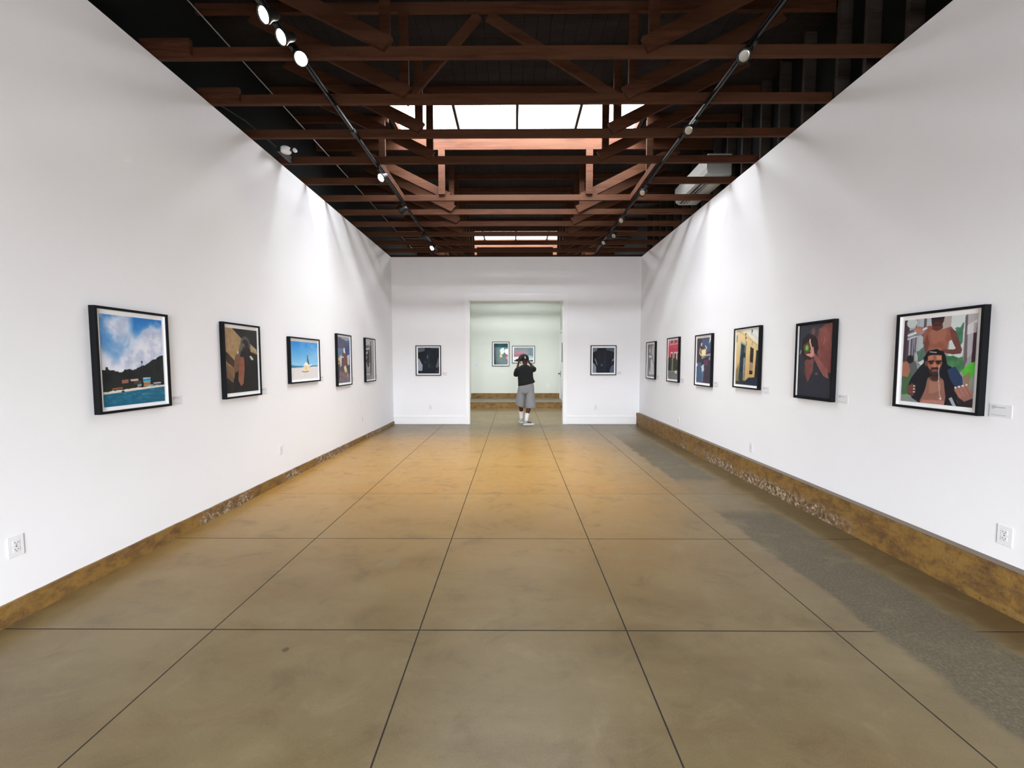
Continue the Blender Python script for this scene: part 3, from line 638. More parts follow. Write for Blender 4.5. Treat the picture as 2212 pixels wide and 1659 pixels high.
def pic_torso(left):
    c = Cv(90, 110, (18, 24, 34))
    if left:
        c.poly([(0, 0), (.32, 0), (.32, .13), (0, .20)], (84, 92, 106), 1, .02); c.poly([(.58, 0), (1, 0), (1, .06), (.6, .05)], (62, 78, 84), 1, .01); c.poly([(0, .44), (.06, .42), (.14, .56), (.22, .68), (.20, .86), (.18, .90), (0, .88)], (150, 158, 176), 1, .01)
        c.poly([(.95, .40), (1, .38), (1, .72), (.90, .78), (.83, .76), (.9, .55)], (92, 92, 110), 1, .01); c.poly([(.4, .12), (.56, .1), (.56, .8), (.42, .78)], (24, 44, 54), .8, .04); c.ell(.45, .36, .03, .06, (110, 136, 146), .7, .5); c.ell(.35, .57, .022, .03, (120, 130, 140), .6, .4); c.poly([(.82, .9), (1, .84), (1, 1), (.8, 1)], (60, 54, 60), .8, .03)
    else:
        c.poly([(0, 0), (.22, 0), (.2, .10), (.02, .20), (0, .24)], (96, 106, 118), 1, .01); c.poly([(.6, 0), (1, 0), (1, .18), (.84, .14), (.64, .10)], (74, 86, 98), 1, .01); c.poly([(0, .58), (.10, .66), (.17, .76), (.17, 1), (0, 1)], (128, 136, 154), 1, .01); c.poly([(1, .66), (.86, .74), (.80, .86), (.78, 1), (1, 1)], (74, 90, 110), 1, .01)
        c.poly([(.08, .42), (.13, .44), (.20, .60), (.24, .70), (.19, .66), (.12, .52)], (128, 146, 162), .9, .01); c.poly([(.98, .42), (.9, .48), (.88, .56), (.98, .50)], (120, 130, 150), .9, .01); c.poly([(.50, .12), (.64, .12), (.62, .95), (.5, .95)], (26, 30, 48), .8, .03); c.ell(.42, .69, .04, .05, (84, 100, 110), .9, .3); c.line([(.22, .12), (.5, .62), (.62, .1)], .006, (40, 50, 60), .7)
    c.tex(.03); return c
def pic_veil():
    c = Cv(80, 110, (120, 118, 122)); n = c.N(3, 6, 5); c.put(np.clip((n-.4)*3, 0, 1), (150, 148, 152), .7); c.poly([(.72, 0), (1, 0), (1, .6), (.66, .5)], (196, 194, 196), .8, .06); c.ell(.32, .20, .10, .08, (206, 204, 208), .9, .3); c.poly([(.16, .34), (.60, .36), (.55, .42), (.2, .42)], (220, 218, 222), .9, .05)
    c.poly([(.40, .46), (.60, .48), (.86, .60), (.96, .92), (.20, .94), (.32, .66)], (200, 198, 202), 1, .05, .1); c.poly([(.30, .46), (.44, .44), (.40, .86), (.30, .82)], (84, 82, 88), .8, .04); c.poly([(.60, .08), (.72, .06), (.68, .30), (.56, .34)], (206, 204, 206), .8, .04); c.tex(.07, 18); return c
def pic_pink():
    c = Cv(80, 110, (196, 70, 92)); c.tex(.06); c.poly([(0, 0), (1, 0), (1, .08), (0, .08)], (214, 110, 124), .8)
    for u in (.34, .72): c.poly([(u-.07, 0), (u+.07, 0), (u+.07, .08), (u-.07, .09)], (90, 60, 66)); c.line([(u-.12, .10), (u+.14, .09)], .012, (226, 190, 190))
    c.line([(0, .12), (1, .10)], .012, (230, 150, 156), .8)
    for u in (.36, .70, .97): c.poly([(u-.12, .30), (u+.12, .30), (u+.12, .56), (u-.12, .56)], (226, 196, 188), 1, .01); c.poly([(u-.07, .34), (u+.07, .34), (u+.07, .58), (u-.07, .58)], (52, 40, 44), 1, .01)
    c.poly([(0, .46), (.2, .42), (.42, .50), (.6, .46), (.8, .50), (1, .48), (1, .80), (0, .80)], (58, 64, 50), 1, .10, .25, 10); c.poly([(.38, .46), (.52, .46), (.50, .78), (.36, .78)], (136, 146, 116), .8, .06); c.poly([(.0, .48), (.16, .46), (.2, .78), (0, .80)], (30, 32, 30), .9, .06)
    c.poly([(0, .78), (1, .77), (1, 1), (0, 1)], (112, 112, 112), 1, .01, .08); c.line([(.05, .80), (.95, .79)], .012, (160, 156, 150)); c.poly([(.66, .78), (.86, .76), (.88, .84), (.72, .84)], (214, 214, 214)); return c
def pic_lantern():
    c = Cv(80, 120, (58, 54, 68)); c.poly([(.3, 0), (1, 0), (1, .30), (.55, .34)], (74, 84, 112), 1, .04, .05); c.poly([(0, 0), (.36, .02), (.32, .5), (0, .52)], (60, 46, 54), 1, .03); c.poly([(.88, 0), (1, 0), (.92, .10), (.84, .14)], (216, 222, 230), 1, .02)
    c.poly([(.30, .12), (.38, .10), (.36, .18), (.28, .18)], (220, 222, 228), 1, .02); c.line([(.24, .24), (.22, .34), (.3, .38)], .03, (214, 206, 186)); c.poly([(.32, .26), (.66, .25), (.64, .40), (.34, .41)], (238, 204, 132), 1, .01, .06); c.poly([(.36, .29), (.60, .28), (.60, .38), (.38, .38)], (246, 222, 160)); c.poly([(.56, .38), (1, .34), (1, .40), (.6, .41)], (200, 190, 206), .8, .03); c.ell(.48, .44, .14, .03, (132, 158, 170)); c.line([(.60, .18), (.7, .24)], .02, (210, 220, 228))
    c.poly([(.44, .46), (1, .42), (1, 1), (.5, 1)], (52, 42, 60), 1, .08, .15, 8); c.poly([(.5, .50), (.8, .48), (.78, .62), (.55, .62)], (110, 56, 80), .8, .08); c.poly([(0, .55), (.34, .55), (.4, 1), (0, 1)], (62, 92, 124), 1, .05, .12); c.poly([(.34, .62), (.52, .58), (.55, .72), (.42, .78)], (196, 210, 222), 1, .03); c.poly([(.36, .76), (.52, .74), (.5, .98), (.38, .98)], (94, 118, 150), .8, .05); c.ell(.9, .46, .05, .04, (140, 150, 180)); c.ell(.03, .60, .05, .04, (206, 210, 220)); c.tex(.10, 24); return c
def pic_street():
    c = Cv(100, 140, (214, 188, 140)); c.grad(0, 1, (236, 214, 164), (196, 158, 92)); c.poly([(.05, 0), (1, 0), (1, .30), (.42, .06)], (236, 228, 206), 1, .01); c.poly([(.45, 0), (1, 0), (1, .22), (.62, .08)], (228, 234, 228)); c.line([(.10, 0), (.98, .30)], .008, (176, 160, 130)); c.line([(.45, .06), (1, .36)], .006, (200, 184, 150)); c.poly([(.62, .03), (1, .18), (1, .21), (.62, .08)], (216, 220, 214))
    c.poly([(.20, .20), (.46, .26), (.40, .96), (.12, .92)], (150, 168, 170), .9, .01); c.poly([(.24, .24), (.46, .30), (.42, .96), (.14, .92)], (44, 56, 60), 1, .01, .06); c.poly([(.65, .31), (.80, .35), (.78, .60), (.64, .58)], (40, 40, 34), 1, .01); c.poly([(.64, .58), (.79, .60), (.76, .80), (.62, .79)], (150, 132, 118), .9, .02, .12); c.poly([(.64, .73), (.78, .74), (.77, .80), (.63, .80)], (60, 38, 32)); c.poly([(.91, .37), (1, .39), (1, .90), (.86, .86)], (30, 36, 42), 1, .01)
    c.poly([(.36, .50), (.43, .50), (.40, .92), (.34, .92)], (136, 150, 158), 1, .02, .15); c.poly([(.38, .30), (.46, .30), (.46, .44), (.38, .40)], (96, 112, 118), .9, .05)
    for u, v in ((.43, .08), (.44, .15), (.70, .0), (.71, .04)): c.ell(u, v, .025, .018, (26, 24, 22)); c.line([(u, v), (u-.01, v+.06)], .006, (40, 36, 30))
    c.line([(.47, .22), (.46, .28)], .012, (60, 50, 40)); c.line([(.73, .23), (.72, .28)], .008, (60, 50, 40)); c.line([(.03, .09), (.02, .2)], .015, (60, 52, 40))
    c.poly([(0, .76), (.14, .60), (.16, .94), (0, .96)], (120, 108, 80), .8, .05); c.poly([(.44, .93), (.6, .86), (1, .84), (1, 1), (.44, 1)], (38, 48, 66), 1, .01); c.poly([(0, .94), (.44, .92), (.44, 1), (0, 1)], (48, 54, 54)); return c
def pic_fruit():
    c = Cv(120, 170, (40, 42, 54)); c.grad(0, 1, (52, 54, 68), (34, 36, 48)); c.poly([(.50, .10), (.75, .02), (1, 0), (1, .66), (.84, .66), (.60, .46), (.52, .30)], (126, 70, 66), 1, .03, .10); c.poly([(.62, .06), (.95, .06), (.98, .36), (.70, .32)], (142, 84, 76), .7, .06, .12); c.poly([(.30, .10), (.52, .02), (.6, .12), (.48, .28), (.30, .30)], (70, 58, 62), .9, .06); c.ell(.42, .10, .05, .05, (120, 90, 84), .8, .5); c.line([(.76, .20), (.74, .28)], .008, (200, 130, 120), .8)
    c.poly([(.08, .20), (.30, .12), (.55, .18), (.60, .34), (.48, .48), (.20, .52), (.08, .40)], (38, 24, 28), 1, .05); c.poly([(.12, .28), (.30, .24), (.34, .38), (.18, .42)], (112, 60, 56), .9, .05); c.poly([(.18, .50), (.48, .46), (.44, .66), (.30, .80), (.20, .66)], (118, 70, 64), 1, .04, .12)
    c.poly([(.42, .42), (.50, .40), (.86, .62), (.94, .78), (.78, .72), (.60, .58)], (140, 84, 78), 1, .02, .10); c.poly([(.34, .36), (.44, .30), (.48, .42), (.40, .46), (.22, .42), (.22, .405), (.36, .40)], (204, 138, 128), 1, .01, .06); c.line([(.38, .34), (.34, .27), (.31, .23)], .014, (214, 150, 138)); c.line([(.40, .33), (.34, .24), (.33, .20)], .010, (226, 170, 156)); c.ell(.33, .215, .018, .012, (246, 214, 206)); c.line([(.40, .41), (.24, .415)], .012, (220, 154, 142))
    c.ell(.245, .325, .095, .062, (60, 84, 36)); c.ell(.24, .32, .06, .04, (116, 164, 66), .95, .3); c.ell(.235, .315, .02, .03, (170, 206, 120), .8, .6); c.line([(.02, .40), (.06, .35)], .008, (196, 196, 206)); c.ell(.56, .68, .04, .015, (150, 126, 120), .6, .6)
    for i in range(4): c.line([(.10, .60+.03*i), (.22, .61+.03*i)], .006, (66, 56, 62), .8)
    c.poly([(.28, .80), (.5, .70), (1, .74), (1, 1), (0, 1), (0, .72), (.2, .74)], (36, 38, 50), .9, .04); c.tex(.04, 40); return c
def pic_pour():
    c = Cv(200, 236, (150, 160, 160)); U, V = c.U, c.V
    c.grad(0, 1, (176, 176, 178), (130, 140, 132)); c.poly([(0, 0), (.08, 0), (.10, .5), (0, .6)], (70, 54, 58), 1, .02); c.poly([(.18, 0), (.24, 0), (.24, .4), (.18, .4)], (96, 84, 92)); c.poly([(.20, 0), (.44, 0), (.42, .42), (.2, .5)], (178, 188, 192), .9, .02); c.poly([(.30, 0), (.34, 0), (.34, .30), (.30, .3)], (80, 66, 74), .8); c.ell(.12, .04, .08, .06, (200, 208, 206))
    c.poly([(.05, .14), (.16, .12), (.18, .5), (.06, .5)], (84, 72, 84), .9, .02); c.line([(.10, .24), (.10, .50)], .012, (176, 182, 198)); c.line([(.15, .24), (.145, .46)], .008, (150, 156, 176)); c.poly([(.56, 0), (.68, 0), (.68, .2), (.56, .2)], (178, 164, 160)); c.poly([(.68, 0), (.86, 0), (.84, .55), (.66, .45)], (206, 216, 214), 1, .01); c.poly([(.86, 0), (1, 0), (1, .4), (.86, .5)], (180, 178, 182)); c.poly([(.85, .02), (.88, 0), (.90, .5), (.86, .6)], (112, 98, 104)); c.poly([(.96, .1), (1, .1), (1, .6), (.95, .6)], (70, 40, 58)); c.poly([(.88, .12), (1, .06), (.99, .2), (.88, .22)], (226, 226, 226), .7)
    c.poly([(.74, .14), (.84, .08), (.84, .30), (.76, .34)], (58, 112, 84), .9, .06, .15); c.poly([(.22, .40), (.36, .30), (.36, .46), (.24, .54)], (74, 106, 92), .9, .06, .15); c.poly([(.60, .44), (.86, .46), (.88, .60), (.72, .66), (.62, .58)], (70, 122, 84), 1, .06, .2); c.poly([(.84, .6), (1, .5), (1, .64), (.9, .72)], (86, 186, 60), 1, .05, .1); c.poly([(.02, .66), (.15, .64), (.16, .90), (.02, .94)], (72, 172, 56), 1, .04, .1)
    c.poly([(.0, .5), (.2, .5), (.28, .66), (.1, .9), (0, .92)], (70, 74, 78), .7, .04); c.poly([(0, .52), (.09, .50), (.13, .62), (.10, .70), (0, .68)], (164, 108, 86), 1, .02, .05); c.ell(.12, .48, .055, .05, (36, 28, 30)); c.poly([(.24, .52), (.34, .48), (.3, .56)], (208, 214, 220)); c.poly([(.86, .66), (.94, .62), (.96, .9), (.88, .82)], (150, 116, 92), .9, .03)
    # standing boy: torso, neck, head cut by the top
    c.poly([(.28, .10), (.40, .09), (.46, .13), (.58, .14), (.68, .12), (.73, .17), (.72, .26), (.66, .28), (.64, .40), (.35, .42), (.32, .30), (.30, .22), (.20, .15), (.22, .11)], (150, 92, 76), 1, .01, .08)
    c.poly([(.40, .14), (.62, .14), (.60, .28), (.42, .30)], (172, 112, 92), .6, .04); c.poly([(.36, .18), (.40, .30), (.36, .42), (.31, .32)], (100, 58, 50), .7, .02); c.poly([(.41, .06), (.56, .06), (.57, .13), (.49, .16), (.42, .13)], (98, 56, 48), 1, .01); c.poly([(.40, 0), (.585, 0), (.575, .06), (.53, .10), (.45, .10), (.41, .06)], (64, 42, 42), 1, .005); c.ell(.49, .07, .045, .016, (92, 54, 48), .9, .3); c.poly([(.40, 0), (.59, 0), (.58, .025), (.41, .025)], (38, 28, 32))
    c.poly([(.66, .14), (.74, .17), (.80, .30), (.835, .38), (.82, .42), (.72, .43), (.54, .40), (.54, .365), (.72, .375), (.755, .365), (.70, .28)], (112, 68, 62), 1, .006, .06); c.poly([(.40, .35), (.52, .345), (.58, .37), (.56, .40), (.42, .41)], (160, 104, 88), 1, .01, .06)
    # hand with bottle
    c.poly([(.06, .17), (.16, .14), (.24, .12), (.36, .10), (.36, .13), (.27, .19), (.22, .20), (.12, .235), (.06, .25)], (136, 142, 152), .9, .01, .3); c.line([(.07, .19), (.18, .165), (.34, .115)], .012, (232, 238, 244), .9); c.line([(.07, .235), (.2, .205)], .008, (226, 232, 240), .9); c.poly([(.15, .11), (.22, .09), (.29, .10), (.28, .155), (.22, .17), (.19, .15)], (168, 108, 94), 1, .01, .08)
    for i in range(3): c.line([(.185+.03*i, .12), (.205+.03*i, .165)], .009, (190, 132, 116))
    # man below: hair, face, jacket, chest, hands
    c.poly([(.32, .46), (.38, .42), (.62, .42), (.66, .55), (.74, .58), (.86, .70), (.87, .85), (.80, .93), (.86, 1), (.30, 1), (.18, .95), (.10, .84), (.14, .72), (.26, .58), (.33, .52)], (24, 25, 34), 1, .01)
    c.poly([(.34, .44), (.38, .385), (.50, .36), (.60, .40), (.63, .50), (.60, .56), (.36, .56)], (20, 17, 20), 1, .012); c.poly([(.385, .445), (.45, .43), (.575, .435), (.585, .52), (.575, .60), (.53, .655), (.47, .67), (.42, .63), (.385, .55)], (158, 100, 78), 1, .004, .05); c.poly([(.40, .44), (.46, .435), (.45, .48), (.40, .49)], (190, 128, 98), .8, .02); c.poly([(.50, .44), (.57, .44), (.57, .49), (.51, .49)], (206, 146, 112), .8, .02); c.poly([(.44, .56), (.47, .54), (.485, .56)], (204, 140, 110), .6); c.ell(.487, .545, .024, .035, (196, 134, 106), .9, .4)
    for u in (.435, .535): c.line([(u-.035, .508), (u+.035, .503)], .010, (36, 22, 24)); c.ell(u, .525, .030, .014, (40, 24, 26), .9, .4)
    c.poly([(.385, .56), (.42, .60), (.50, .60), (.56, .58), (.58, .55), (.575, .61), (.53, .665), (.47, .68), (.41, .64)], (40, 26, 28), .75, .006); c.line([(.445, .587), (.53, .582)], .010, (34, 20, 22)); c.line([(.46, .615), (.52, .612)], .010, (150, 92, 84)); c.ell(.365, .53, .018, .035, (128, 80, 66), .9, .3)
    c.poly([(.40, .70), (.46, .68), (.56, .68), (.62, .72), (.64, .82), (.66, .92), (.64, 1), (.30, 1), (.30, .97), (.36, .86)], (146, 100, 86), 1, .01, .07); c.poly([(.42, .72), (.58, .70), (.60, .84), (.42, .88)], (176, 126, 106), .6, .05); c.ell(.50, .70, .07, .035, (58, 34, 34), .9, .3); c.poly([(.34, .96), (.64, .95), (.64, 1), (.3, 1)], (190, 134, 122), .7, .02)
    c.poly([(.66, .60), (.76, .56), (.86, .68), (.87, .76), (.80, .82), (.70, .70)], (44, 62, 96), 1, .01, .05); c.poly([(.80, .93), (.70, .85), (.74, .80), (.8, .78), (1, .9), (1, 1), (.86, 1)], (30, 24, 28), .9, .01); c.poly([(.76, .82), (.80, .78), (.86, .76), (.97, .82), (.99, .90), (.90, .94), (.82, .90)], (150, 104, 94), 1, .01, .06)
    for i in range(4): u = .78+.045*i; v = .80-.012*i; c.line([(u, v), (u+.07, v+.09)], .013, (168, 118, 106)); c.ell(u-.002, v-.006, .013, .010, (240, 226, 222))
    c.poly([(.10, .82), (.16, .77), (.22, .79), (.23, .88), (.18, .93), (.10, .90)], (96, 60, 54), 1, .01, .05)
    for i in range(3): v = .80+.035*i; c.line([(.12, v+.01), (.205, v+.006)], .013, (116, 76, 68)); c.ell(.205, v+.004, .016, .008, (220, 206, 202))
    c.line([(.55, .55), (.545, .62), (.555, .68), (.55, .74)], .005, (226, 230, 236), .8); c.line([(.56, .76), (.575, .88), (.60, .93)], .004, (220, 210, 206), .7); c.ell(.59, .93, .014, .012, (240, 230, 224), .9, .4); c.poly([(.70, .92), (.74, .90), (.80, 1), (.76, 1)], (178, 190, 200), .9, .01); c.line([(.41, .395), (.5, .405)], .006, (220, 226, 234), .8); return c
def pic_green():
    c = Cv(70, 100, (28, 92, 88)); c.grad(0, 1, (30, 108, 98), (30, 74, 78), 'u'); c.poly([(0, 0), (.30, 0), (.28, .95), (0, 1)], (34, 62, 74), .9, .05, .06); c.poly([(.42, .36), (.52, .22), (.72, .20), (.78, .34), (.70, .50), (.50, .52)], (206, 222, 222), 1, .05, .1); c.ell(.92, .38, .14, .13, (240, 240, 242)); c.poly([(.42, .55), (.50, .46), (.62, .62), (.50, .66), (.40, .64)], (212, 196, 90), 1, .04); c.ell(.93, .62, .11, .11, (192, 62, 96)); c.ell(.97, .70, .05, .05, (214, 210, 214)); c.poly([(0, .86), (.4, .80), (.5, 1), (0, 1)], (30, 48, 54), .8, .06); c.tex(.04); return c
def pic_red():
    c = Cv(90, 70, (52, 74, 84)); c.grad(0, .62, (40, 74, 80), (150, 130, 146)); c.poly([(.72, 0), (1, 0), (1, .6), (.72, .55)], (28, 84, 90), .8, .02); c.ell(.20, .45, .20, .22, (150, 46, 70), .9, .5); c.ell(.46, .5, .2, .2, (160, 84, 110), .7, .6); c.poly([(0, .66), (.4, .64), (.8, .58), (1, .72), (1, 1), (0, 1)], (222, 224, 228), 1, .03); c.poly([(0, .92), (.12, .84), (.26, .76), (.5, .82), (1, .9), (1, 1), (0, 1)], (16, 20, 26), 1, .04); c.ell(.86, .68, .13, .12, (150, 196, 200), .8, .3); c.tex(.04); return c

M_PRINT = bpy.data.materials.new('printed_photograph'); M_PRINT.use_nodes = True
nt = M_PRINT.node_tree; at = nt.nodes.new('ShaderNodeAttribute'); at.attribute_name = 'print_colour'; bs = nt.nodes['Principled BSDF']
nt.links.new(at.outputs['Color'], bs.inputs['Base Color']); bs.inputs['Roughness'].default_value = .6; bs.inputs['Specular IOR Level'].default_value = .2
def make_print(cv_, x0, x1, z0, z1, y, parent):
    a = cv_.out(); h, w_ = a.shape[:2]
    xs = np.linspace(x0, x1, w_); zs = np.linspace(z1, z0, h); XX, ZZ = np.meshgrid(xs, zs)
    co = np.stack([XX, np.full_like(XX, y), ZZ], -1).reshape(-1, 3)
    idx = np.arange(h*w_).reshape(h, w_); f = np.stack([idx[:-1, :-1], idx[1:, :-1], idx[1:, 1:], idx[:-1, 1:]], -1).reshape(-1, 4)
    me = bpy.data.meshes.new('print'); me.vertices.add(len(co)); me.vertices.foreach_set('co', co.ravel()); me.loops.add(f.size); me.loops.foreach_set('vertex_index', f.ravel().astype(np.int32))
    me.polygons.add(len(f)); me.polygons.foreach_set('loop_start', np.arange(0, f.size, 4, dtype=np.int32)); me.update(calc_edges=True)
    ca = me.color_attributes.new('print_colour', 'FLOAT_COLOR', 'POINT'); ca.data.foreach_set('color', np.concatenate([a.reshape(-1, 3), np.ones((h*w_, 1))], 1).astype(np.float32).ravel())
    o = bpy.data.objects.new('print', me); COL.objects.link(o); me.materials.append(M_PRINT); o.parent = parent; return o
def framed(loc, rz, w_, h_, margins, fn, label, dark=False, depth=.045, group='framed photographs'):
    """loc = centre on the wall; margins = left, right, top, bottom distance of the print from the frame's outer edge"""
    t_ = thing('framed_photograph', label, 'picture', loc, rz, group)
    a, c_ = w_/2, h_/2; bw = .019; D = depth
    b = MB()
    b.box(-a, -a+bw, -D, 0, -c_, c_).box(a-bw, a, -D, 0, -c_, c_).box(-a+bw, a-bw, -D, 0, -c_, -c_+bw).box(-a+bw, a-bw, -D, 0, c_-bw, c_)
    b.build('frame', M_BLACK, t_, bevel=.0015)
    mm = M_MATK if dark else M_MATB
    b = MB(); i0 = bw+.0005; q = .003
    b.box(-a+i0, a-i0, -.018, -.004, -c_+i0, c_-i0)
    if not dark:
        b.box(-a+i0, -a+i0+q, -D+.010, -.018, -c_+i0, c_-i0).box(a-i0-q, a-i0, -D+.010, -.018, -c_+i0, c_-i0).box(-a+i0+q, a-i0-q, -D+.010, -.018, -c_+i0, -c_+i0+q).box(-a+i0+q, a-i0-q, -D+.010, -.018, c_-i0-q, c_-i0)
    b.build('mat_board', mm, t_)
    if dark:
        MB().box(-a+i0, -a+i0+q, -D+.010, -.0185, -c_+i0+.01, c_-i0-.01).build('spacer', M_MATB, t_)['label'] = 'white spacer strip inside the left edge'
    l, r_, tp, bt = margins
    make_print(fn() if callable(fn) else fn, -a+l, a-r_, -c_+bt, c_-tp, -.0195, t_)
    MB().box(-a+i0, a-i0, -D+.006, -D+.009, -c_+i0, c_-i0).build('glass', M_GLASS, t_)
    return t_
def on_left(y0, y1, z0, z1, py0, py1, pz0, pz1, fn, label):
    return framed((XL, (y0+y1)/2, (z0+z1)/2), RL, y1-y0, z1-z0, (py0-y0, y1-py1, z1-pz1, pz0-z0), fn, label)
def on_right(y0, y1, z0, z1, py0, py1, pz0, pz1, fn, label, dark=False):
    return framed((XR, (y0+y1)/2, (z0+z1)/2), RR, y1-y0, z1-z0, (y1-py1, py0-y0, z1-pz1, pz0-z0), fn, label, dark)
on_left(2.866, 3.476, 1.195, 1.986, 2.920, 3.436, 1.243, 1.933, pic_bay, 'black framed colour photograph of a cloudy bay with wooded hill, nearest on the left wall')
on_left(4.135, 4.733, 1.187, 1.995, 4.190, 4.705, 1.243, 1.940, pic_hood, 'black framed photograph of a hooded figure against a sunlit wall, left wall')
on_left(5.356, 6.184, 1.280, 1.919, 5.410, 6.150, 1.336, 1.862, pic_beach, 'landscape black framed photograph of a figure on white sand under blue sky, left wall')
on_left(6.796, 7.394, 1.154, 2.060, 6.850, 7.360, 1.206, 2.012, pic_crowd, 'tall black framed photograph of a colourful street crowd, left wall')
on_left(8.089, 8.667, 1.162, 2.065, 8.128, 8.640, 1.204, 2.040, pic_stripes, 'tall black framed grey photograph with striped shadows, farthest on the left wall')
on_right(2.673, 3.280, 1.213, 1.954, 2.730, 3.236, 1.262, 1.903, pic_pour, 'black framed photograph of a boy pouring water over a man, nearest on the right wall')
on_right(3.914, 4.442, 1.179, 1.992, 3.950, 4.405, 1.210, 1.962, pic_fruit, 'dark black framed photograph of a hand holding green fruit, right wall', True)
on_right(5.094, 5.688, 1.213, 2.036, 5.145, 5.655, 1.262, 2.002, pic_street, 'black framed photograph of a yellow street facade with dark doorways, right wall')
on_right(6.324, 6.902, 1.170, 2.023, 6.375, 6.870, 1.225, 1.966, pic_lantern, 'black framed photograph of a glowing lantern above a blue crowd, right wall')
on_right(7.585, 8.161, 1.175, 2.046, 7.640, 8.140, 1.228, 1.992, pic_pink, 'black framed photograph of a pink building above people, right wall')
on_right(8.853, 9.440, 1.180, 2.026, 8.910, 9.400, 1.234, 1.972, pic_veil, 'black framed grey photograph of a veiled figure, farthest on the right wall')
def on_back(x0, x1, z0, z1, px0, px1, pz0, pz1, fn, label, yw=YB, dp=.03):
    return framed(((x0+x1)/2, yw, (z0+z1)/2), 0, x1-x0, z1-z0, (px0-x0, x1-px1, z1-pz1, pz0-z0), fn, label, False, dp)
on_back(-2.465, -1.832, 1.229, 1.979, -2.406, -1.879, 1.280, 1.929, lambda: pic_torso(True), 'black framed dark torso photograph on the end wall left of the doorway')
on_back(1.904, 2.545, 1.236, 1.980, 1.957, 2.492, 1.298, 1.919, lambda: pic_torso(False), 'black framed dark torso photograph on the end wall right of the doorway')
on_back(-.819, -.182, 1.410, 2.312, -.754, -.239, 1.467, 2.248, pic_green, 'black framed dark green photograph on the far wall of the next room', FARY)
on_back(-.080, .766, 1.519, 2.157, -.015, .700, 1.578, 2.094, pic_red, 'black framed landscape photograph with a red glow, behind the person', FARY)

# ------------------------------------------------------------------ the visitor
PX, PY = .28, 10.10
M_SKIN = mat('brown_skin', lin((78, 44, 32)), .55, .25)
M_TEE = mat('black_cotton', (.016, .017, .018), .85, .2)
M_SHORT = mat('grey_jersey', lin((138, 139, 142)), .85, .2)
M_SOCK = mat('white_sock', (.80, .80, .82), .8, .2)
M_SHOE = mat('grey_white_sneaker', lin((150, 156, 160)), .6, .3)
M_SOLE = mat('white_rubber', (.78, .79, .76), .5, .3)
man = thing('person', 'person in black T-shirt, grey shorts and dark cap photographing in the doorway, seen from behind', 'person', (PX, PY, 0))
vs, es, rd = [], [], []
def chain(start, pts):
    prev = start
    for x, y, z, r_ in pts:
        vs.append((x, y, z)); rd.append(r_)
        if prev is not None: es.append((prev, len(vs)-1))
        prev = len(vs)-1
    return prev
pel = chain(None, [(0, 0, .95, .135)])
ch = chain(pel, [(0, .0, 1.08, .125), (0, -.01, 1.22, .125), (-.01, -.01, 1.35, .105)])
nk = chain(ch, [(-.01, .0, 1.46, .062), (-.01, .01, 1.52, .056)])
hd = chain(nk, [(-.01, .03, 1.58, .078), (-.01, .03, 1.645, .088), (-.01, .025, 1.69, .072)])
chain(hd-1, [(-.01, .128, 1.618, .014)])                          # nose
chain(hd-1, [(-.098, .02, 1.625, .014), (-.108, .012, 1.63, .012)])   # ears
chain(hd-1, [(.078, .02, 1.625, .014), (.088, .012, 1.63, .012)])
def hand(w, dirs, s_):
    palm = chain(w, [(dirs[0][0], dirs[0][1], dirs[0][2], .026)])
    for i, (bx, by, bz, ex, ey, ez) in enumerate(dirs[1:]):
        chain(palm, [(bx, by, bz, .010), ((bx+ex)/2, (by+ey)/2+.008, (bz+ez)/2, .009), (ex, ey, ez, .008)])
# left arm (image left): elbow low and out, forearm up to the camera
la = chain(ch, [(-.13, .0, 1.375, .055), (-.215, .02, 1.34, .050), (-.235, .09, 1.235, .043), (-.21, .20, 1.37, .036), (-.165, .28, 1.56, .026)])
hand(la, [(-.15, .30, 1.62), (-.165, .285, 1.66, -.150, .265, 1.715), (-.148, .285, 1.668, -.132, .262, 1.722), (-.132, .29, 1.664, -.114, .268, 1.712), (-.118, .295, 1.652, -.100, .275, 1.690), (-.128, .27, 1.63, -.092, .235, 1.640)], -1)
ra = chain(ch, [(.11, .0, 1.375, .055), (.195, .06, 1.395, .050), (.235, .17, 1.40, .043), (.17, .24, 1.475, .036), (.085, .29, 1.585, .026)])
hand(ra, [(.068, .30, 1.635), (.082, .285, 1.675, .070, .265, 1.722), (.066, .285, 1.680, .052, .262, 1.730), (.05, .29, 1.676, .034, .268, 1.722), (.036, .295, 1.664, .020, .275, 1.700), (.05, .27, 1.64, .018, .240, 1.650)], 1)
chain(pel, [(-.10, .0, .88, .105), (-.115, .06, .70, .085), (-.115, .15, .50, .060), (-.10, .20, .38, .060), (-.10, .235, .22, .044), (-.10, .25, .10, .036), (-.10, .29, .05, .034), (-.10, .40, .035, .028)])
chain(pel, [(.10, .0, .88, .105), (.11, .0, .70, .085), (.105, -.02, .50, .060), (.075, -.07, .37, .062), (.035, -.115, .22, .044), (.02, -.14, .10, .036), (.06, -.135, .05, .034), (.155, -.12, .035, .028)])
me = bpy.data.meshes.new('body'); me.from_pydata(vs, es, []); body = bpy.data.objects.new('body', me); COL.objects.link(body); body.parent = man; me.materials.append(M_SKIN)
sm = body.modifiers.new('skin', 'SKIN'); sm.use_smooth_shade = True
for i, s_ in enumerate(me.skin_vertices[0].data): s_.radius = (rd[i]*(1.0 if i > 3 else 1.15), rd[i]*(1.0 if i > 3 else .85)); s_.use_root = (i == 0)
body.modifiers.new('sub', 'SUBSURF').levels = 2; body.modifiers['sub'].render_levels = 2
